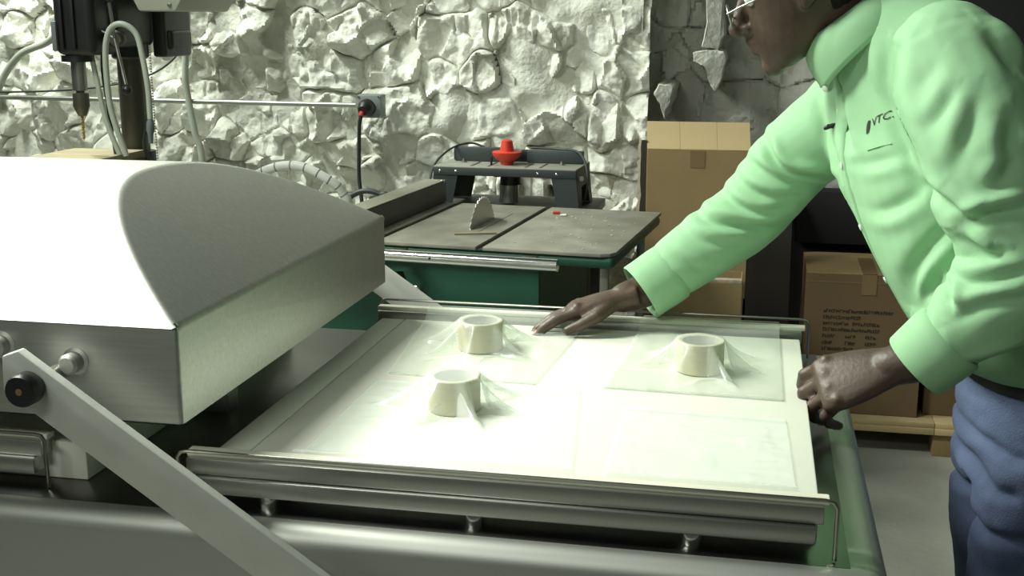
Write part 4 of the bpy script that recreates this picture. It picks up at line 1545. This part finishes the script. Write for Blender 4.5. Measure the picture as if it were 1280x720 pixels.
def pdist(x, z, poly, full=False):
    """distance to a polyline; full: also the place along it (0..1) and the side"""
    best = np.full(len(x), 9.0)
    along = np.zeros(len(x))
    sgn = np.ones(len(x))
    lens = [math.hypot(b[0] - a[0], b[1] - a[1]) for a, b in zip(poly, poly[1:])]
    tot, acc = sum(lens), 0.0
    for (ax, az), (bx, bz), L in zip(poly, poly[1:], lens):
        dx, dz = bx - ax, bz - az
        t = np.clip(((x - ax) * dx + (z - az) * dz) / (L * L), 0, 1)
        ex, ez = x - ax - t * dx, z - az - t * dz
        d = np.sqrt(ex * ex + ez * ez)
        m = d < best
        best = np.where(m, d, best)
        along = np.where(m, (acc + t * L) / tot, along)
        sgn = np.where(m, np.sign(dx * ez - dz * ex), sgn)
        acc += L
    return (best, along, sgn) if full else best


facing = np.clip(-nv[:, 1] * .9 - nv[:, 0] * .35 + .25, 0, 1)
for poly, yc, dep, wid in CREASES:
    pl_ = [(p[0], p[1]) for p in spline(poly, 5)] if len(poly) > 2 else poly
    d, al, sg = pdist(co[:, 0], co[:, 2], pl_, True)
    m = np.clip(facing * 2, 0, 1) * np.exp(-((co[:, 1] - yc) / .11) ** 2)
    taper = np.sin(math.pi * np.clip(.06 + .88 * al, 0, 1)) ** .8
    x = d * sg / wid
    # a fold: valley on the line, a rounded ridge leaning over it from one side
    prof = -0.85 * np.exp(-(x / .8) ** 2) + 0.75 * np.exp(-((x - 1.55) / 1.0) ** 2) + 0.15 * np.exp(-((x + 1.8) / 1.2) ** 2)
    disp += m * dep * taper * prof
# loose drape: diagonal soft folds all over
q1 = np.stack([co[:, 0] * .5 + co[:, 2] * .9, co[:, 1], co[:, 0] * .9 - co[:, 2] * .35], 1)
disp += .0030 * noise3(q1, 11) + .0008 * noise3(q1, 30)
# keep hem and neck calm
calm = np.clip((co[:, 2] - .95) / .04, 0, 1)
co2 = co + nv * (disp * calm)[:, None]
sh.vertices.foreach_set('co', co2.ravel())
sh.update()
shirt_bvh = BVHTree.FromPolygons([Vector(v) for v in co2], [tuple(p.vertices) for p in sh.polygons])
shirt = link_mesh('shirt', sh, 'shirt', person, 'mint green long-sleeved button-down shirt', smooth=180)


def on_shirt(p, off=0.0):
    loc, no, i, dd = shirt_bvh.find_nearest(Vector(p))
    return loc + no * off, no


# cuffs: open rings standing off the sleeve ends
def cuff(end, axis, r0, r1, L, name='cuff', sc=1.0):
    axis = nrm(axis)
    up = nrm(V3((0, 0, 1)) - axis * axis[2])
    sv = np.cross(axis, up)
    bm = B()
    prof = [(-L * .60, r0 * .93), (-L * .53, r0 * 1.015), (-.3 * L, r0 * 1.025), (.25 * L, (r0 + r1) / 2), (.47 * L, r1), (.5 * L, r1 - .0015), (.46 * L, r1 - .0045), (.1 * L, r1 - .006), (-.3 * L, r0 - .006)]
    rings = []
    for h, r in prof:
        ring = []
        for k in range(36):
            a = 2 * math.pi * k / 36
            w = 1 + .025 * math.sin(2 * a + 1)
            ring.append(Vector(V3(end) + axis * h + (up * math.cos(a) * sc + sv * math.sin(a)) * r * w))
        rings.append(ring)
    ring_loft(bm, rings, cap=False)
    return obj(name, bm, 'shirt', shirt, smooth=50)


cuff(R_CU + V3((.004, 0, .004)), R_WR - R_EL, .054, .054, .068)
cuff(L_CU + V3((.0, 0, .0)), L_CU - (L_EL * .5 + L_CU * .5), .0545, .052, .062)

# collar band and two leaves
ca = nrm((-.62, 0, .78))             # neck axis at the collar
cc = V3((.140, 2.0, 1.485))
cf = nrm(V3((-.78, 0, -.62)))         # towards the throat


def cpt(a, h, r):
    return cc + ca * h + (cf * math.cos(a) + HS0 * math.sin(a)) * r


bm = B()
rings = []
for a in np.linspace(.12, 2 * math.pi - .12, 40):
    rings.append([Vector(cpt(a, -.022, .068)), Vector(cpt(a, .020, .064)), Vector(cpt(a, .022, .062)), Vector(cpt(a, -.022, .064))])
ring_loft(bm, rings)
obj('collar_band', bm, 'shirt', shirt, smooth=60)
for sgn in (-1, 1):
    bm = B()
    N, K = 26, 8
    G = []
    for i in range(N + 1):
        t = i / N                                   # 0 at the throat, 1 at the back
        a = sgn * (.10 + t * (math.pi - .10))
        row = []
        for j in range(K + 1):
            v = j / K
            fall = .052 + .030 * (1 - t) ** 3        # longer at the point
            aa = a + sgn * (.30 * v * (1 - t) ** 2)
            h = .024 + .006 * math.sin(v * math.pi) * (1 - v) - v * fall
            r = .066 + .030 * v ** .8 + .006 * math.sin(v * math.pi)
            p = cpt(aa, h, r)
            row.append(Vector(p))
        G.append(row)
    vv = [[bm.verts.new(p) for p in row] for row in G]
    for i in range(N):
        for j in range(K):
            bm.faces.new((vv[i][j], vv[i + 1][j], vv[i + 1][j + 1], vv[i][j + 1]))
    o = obj('collar_leaf', bm, 'shirt', shirt, smooth=180)
    md = o.modifiers.new('cloth', 'SOLIDIFY')
    md.thickness = .0022
    md.offset = 0
    p = Vector(cpt(sgn * .52, -.052, .100))
    b2 = B()
    lathe(b2, p, cf * .6 + HS0 * sgn * .8, [(0, .005), (.0016, .005), (.0022, .004)], 14)
    obj('collar_button', b2, 'button', shirt)

# placket strip and buttons down the front
path = spline([(.100, 1.985, 1.410), (.135, 1.975, 1.315), (.180, 1.970, 1.199), (.246, 1.968, 1.083), (.309, 1.966, .965)], 10)
bm = B()
rows = []
for i, p in enumerate(path):
    row = []
    for w in (-.015, -.0135, .0135, .015):
        l, no = on_shirt(V3(p) + V3((0, w, 0)), .0022 if abs(w) < .014 else -.001)
        row.append(l)
    rows.append(row)
ring_loft(bm, rows, cap=False, closed=False)
obj('placket', bm, 'shirt', shirt, smooth=180)
for k in (6, 14, 22, 29, 36):
    l, no = on_shirt(path[k], .0022)
    b2 = B()
    lathe(b2, l, no, [(0, .0056), (.0015, .0058), (.0024, .0046)], 16)
    obj('button', b2, 'button', shirt)
# breast pocket seam
bm = B()
pk = []
for (x, y, z) in ((.140, 1.875, 1.300), (.165, 1.85, 1.310), (.190, 1.83, 1.320)):
    l, no = on_shirt((x, y, z), .0012)
    pk.append(l)
tube(bm, [Vector(p) for p in spline([tuple(p) for p in pk], 8)], .0009, 6)
obj('pocket_seam', bm, 'shirt', shirt)

# embroidered mark on the chest: dark emblem and slanted letters
l0, n0 = on_shirt((.112, 1.865, 1.334))
l1, n1 = on_shirt((.146, 1.847, 1.350))
ex = Vector((l1 - l0)).normalized()
ez = (Vector((0, 0, 1)) - ex * ex.z).normalized()


def lay(me_name, pts_faces, m, origin, sx):
    verts, faces = pts_faces
    out = []
    for (a, b) in verts:
        p = origin + ex * (a * sx) + ez * (b * sx)
        l, no, i_, d_ = shirt_bvh.ray_cast(p + n0 * .06, -n0, .2)
        l = p if l is None else l + no * .0012
        out.append(tuple(l))
    me = bpy.data.meshes.new(me_name)
    me.from_pydata(out, [], faces)
    return link_mesh(me_name, me, m, shirt, smooth=0)


cu = bpy.data.curves.new('t', 'FONT')
cu.body = 'VTC.'
cu.size = 1.0
cu.shear = 0.3
cu.resolution_u = 2
to = bpy.data.objects.new('t', cu)
COL.objects.link(to)
dg = bpy.context.evaluated_depsgraph_get()
dg.update()
tm = bpy.data.meshes.new_from_object(to.evaluated_get(dg))
tv = [(v.co.x, v.co.y) for v in tm.vertices]
tf = [tuple(p.vertices) for p in tm.polygons]
bpy.data.objects.remove(to)
lay('chest_lettering', (tv, tf), 'ink', l0 + ex * .011 - ez * .002, .0175)
sw = [(-.2, -.1), (.25, -.05), (.55, .25), (.9, .85), (.55, .95), (.2, .7), (-.05, .3)]
lay('chest_emblem', (sw, [tuple(range(7))]), 'ink', l0 - ex * .005 - ez * .004, .0165)

# small clip-on microphone on the shirt front
l, no = on_shirt((.108, 1.995, 1.328), .004)
mc = thing('clip_microphone', 'small black clip-on microphone on the front of the green shirt', 'microphone', tuple(l))
bm = B()
dm = Vector((.10, -.035, .045)).normalized()
lathe(bm, l - dm * .012, dm, [(0, .0028), (.004, .0036), (.016, .0036), (.018, .0026), (.028, .0024)], 12)
obj('microphone_body', bm, 'black_plastic', mc)
bm = B()
box(bm, l - Vector((.006, .002, .004)), l + Vector((.004, .003, .003)), .001)
obj('clip', bm, 'black_plastic', mc)

# ---------------- jeans, belt, shoes
bm = B()
eloft(bm, [((.468, 1.95, .79), side * .176, (-.124, 0, 0)), ((.468, 1.95, .86), side * .176, (-.126, 0, 0)), ((.468, 1.95, .94), side * .166, (-.120, 0, 0)), ((.466, 1.95, .985), side * .158, (-.113, 0, 0))], 32, 2.4)
for yy, kx in ((1.846, .445), (2.054, .470)):
    limb(bm, [(.468, yy + (.012 if yy < 1.95 else -.012), .83), (.458, yy, .70), (kx + .005, yy, .48), (kx + .03, yy, .28), (kx + .042, yy, .085)], [.106, .099, .084, .078, .074], 24)
jm = remesh(bm, .006, 6)
n = len(jm.vertices)
co = np.empty(n * 3)
jm.vertices.foreach_get('co', co)
co = co.reshape(-1, 3)
nv = np.empty(n * 3)
jm.vertices.foreach_get('normal', nv)
nv = nv.reshape(-1, 3)
q = np.stack([co[:, 0] * .6 + co[:, 2] * 1.2, co[:, 1] * .8, co[:, 2] * 1.1 - co[:, 0] * .6], 1)
dz = .0045 * noise3(q, 15) + .0025 * noise3(q, 40)
dz -= .009 * np.exp(-(pdist(co[:, 0], co[:, 2], [(.35, .87), (.40, .855), (.45, .865)]) / .009) ** 2)
dz -= .012 * np.exp(-(pdist(co[:, 0], co[:, 2], [(.34, .74), (.37, .725), (.42, .735)]) / .010) ** 2)
dz -= .010 * np.exp(-(pdist(co[:, 0], co[:, 2], [(.35, .825), (.38, .795), (.40, .80)]) / .010) ** 2)
dz *= np.clip((.97 - co[:, 2]) / .05, 0, 1)
jm.vertices.foreach_set('co', (co + nv * dz[:, None]).ravel())
jm.update()
jb = BVHTree.FromPolygons([Vector(v) for v in co + nv * dz[:, None]], [tuple(p.vertices) for p in jm.polygons])
jeans = link_mesh('jeans', jm, 'jeans', person, 'blue denim jeans', smooth=180)


def on_jeans(p, off=0.0):
    loc, no, i, dd = jb.find_nearest(Vector(p))
    return loc + no * off


def jline(name, pts, r, m):
    bm = B()
    tube(bm, [on_jeans(p, .001) for p in spline(pts, 8)], r, 6)
    obj(name, bm, m, jeans)


jline('pocket_stitch', [(.40, 1.77, .945), (.415, 1.76, .915), (.455, 1.755, .895), (.49, 1.755, .892)], .0018, 'stitch')
jline('side_seam', [(.468, 1.75, .93), (.466, 1.75, .80), (.455, 1.74, .60), (.45, 1.75, .4)], .0018, 'stitch')


def waist_ring(z0, z1, g):
    rings = []
    for k in range(49):
        t = 2 * math.pi * k / 48
        ct, st = math.cos(t), math.sin(t)
        e = 2 / 2.4
        sx, sy = math.copysign(abs(st) ** e, st), math.copysign(abs(ct) ** e, ct)
        out = Vector((.467 - (.117 + g) * sx, 1.95 + (.162 + g) * sy, 0))
        inn = Vector((.467 - (.113 + g) * sx, 1.95 + (.158 + g) * sy, 0))
        rings.append([out + Vector((0, 0, z0)), out + Vector((0, 0, z1)), inn + Vector((0, 0, z1)), inn + Vector((0, 0, z0))])
    bm = B()
    ring_loft(bm, rings, cap=False)
    return bm


obj('waistband', waist_ring(.945, .985, .0035), 'jeans', jeans)
belt = obj('belt', waist_ring(.947, .979, .0065), 'leather', person, 'black leather belt')
for yy, kx in ((1.846, .445), (2.054, .470)):
    bm = B()
    limb(bm, [(kx + .055, yy, .055), (kx - .03, yy, .055), (kx - .11, yy, .045), (kx - .15, yy, .038)], [.046, .047, .043, .034], 18)
    box(bm, (kx - .18, yy - .046, 0), (kx + .10, yy + .046, .028), .012)
    limb(bm, [(kx + .05, yy, .06), (kx + .05, yy, .11)], [.046, .046], 16)
    sm_ = remesh(bm, .006, 4)
    k = np.empty(len(sm_.vertices) * 3)
    sm_.vertices.foreach_get('co', k)
    k = k.reshape(-1, 3)
    k[:, 2] = np.maximum(k[:, 2], 0.0005)
    sm_.vertices.foreach_set('co', k.ravel())
    link_mesh('shoe', sm_, 'leather', person, 'black leather shoe', smooth=180)
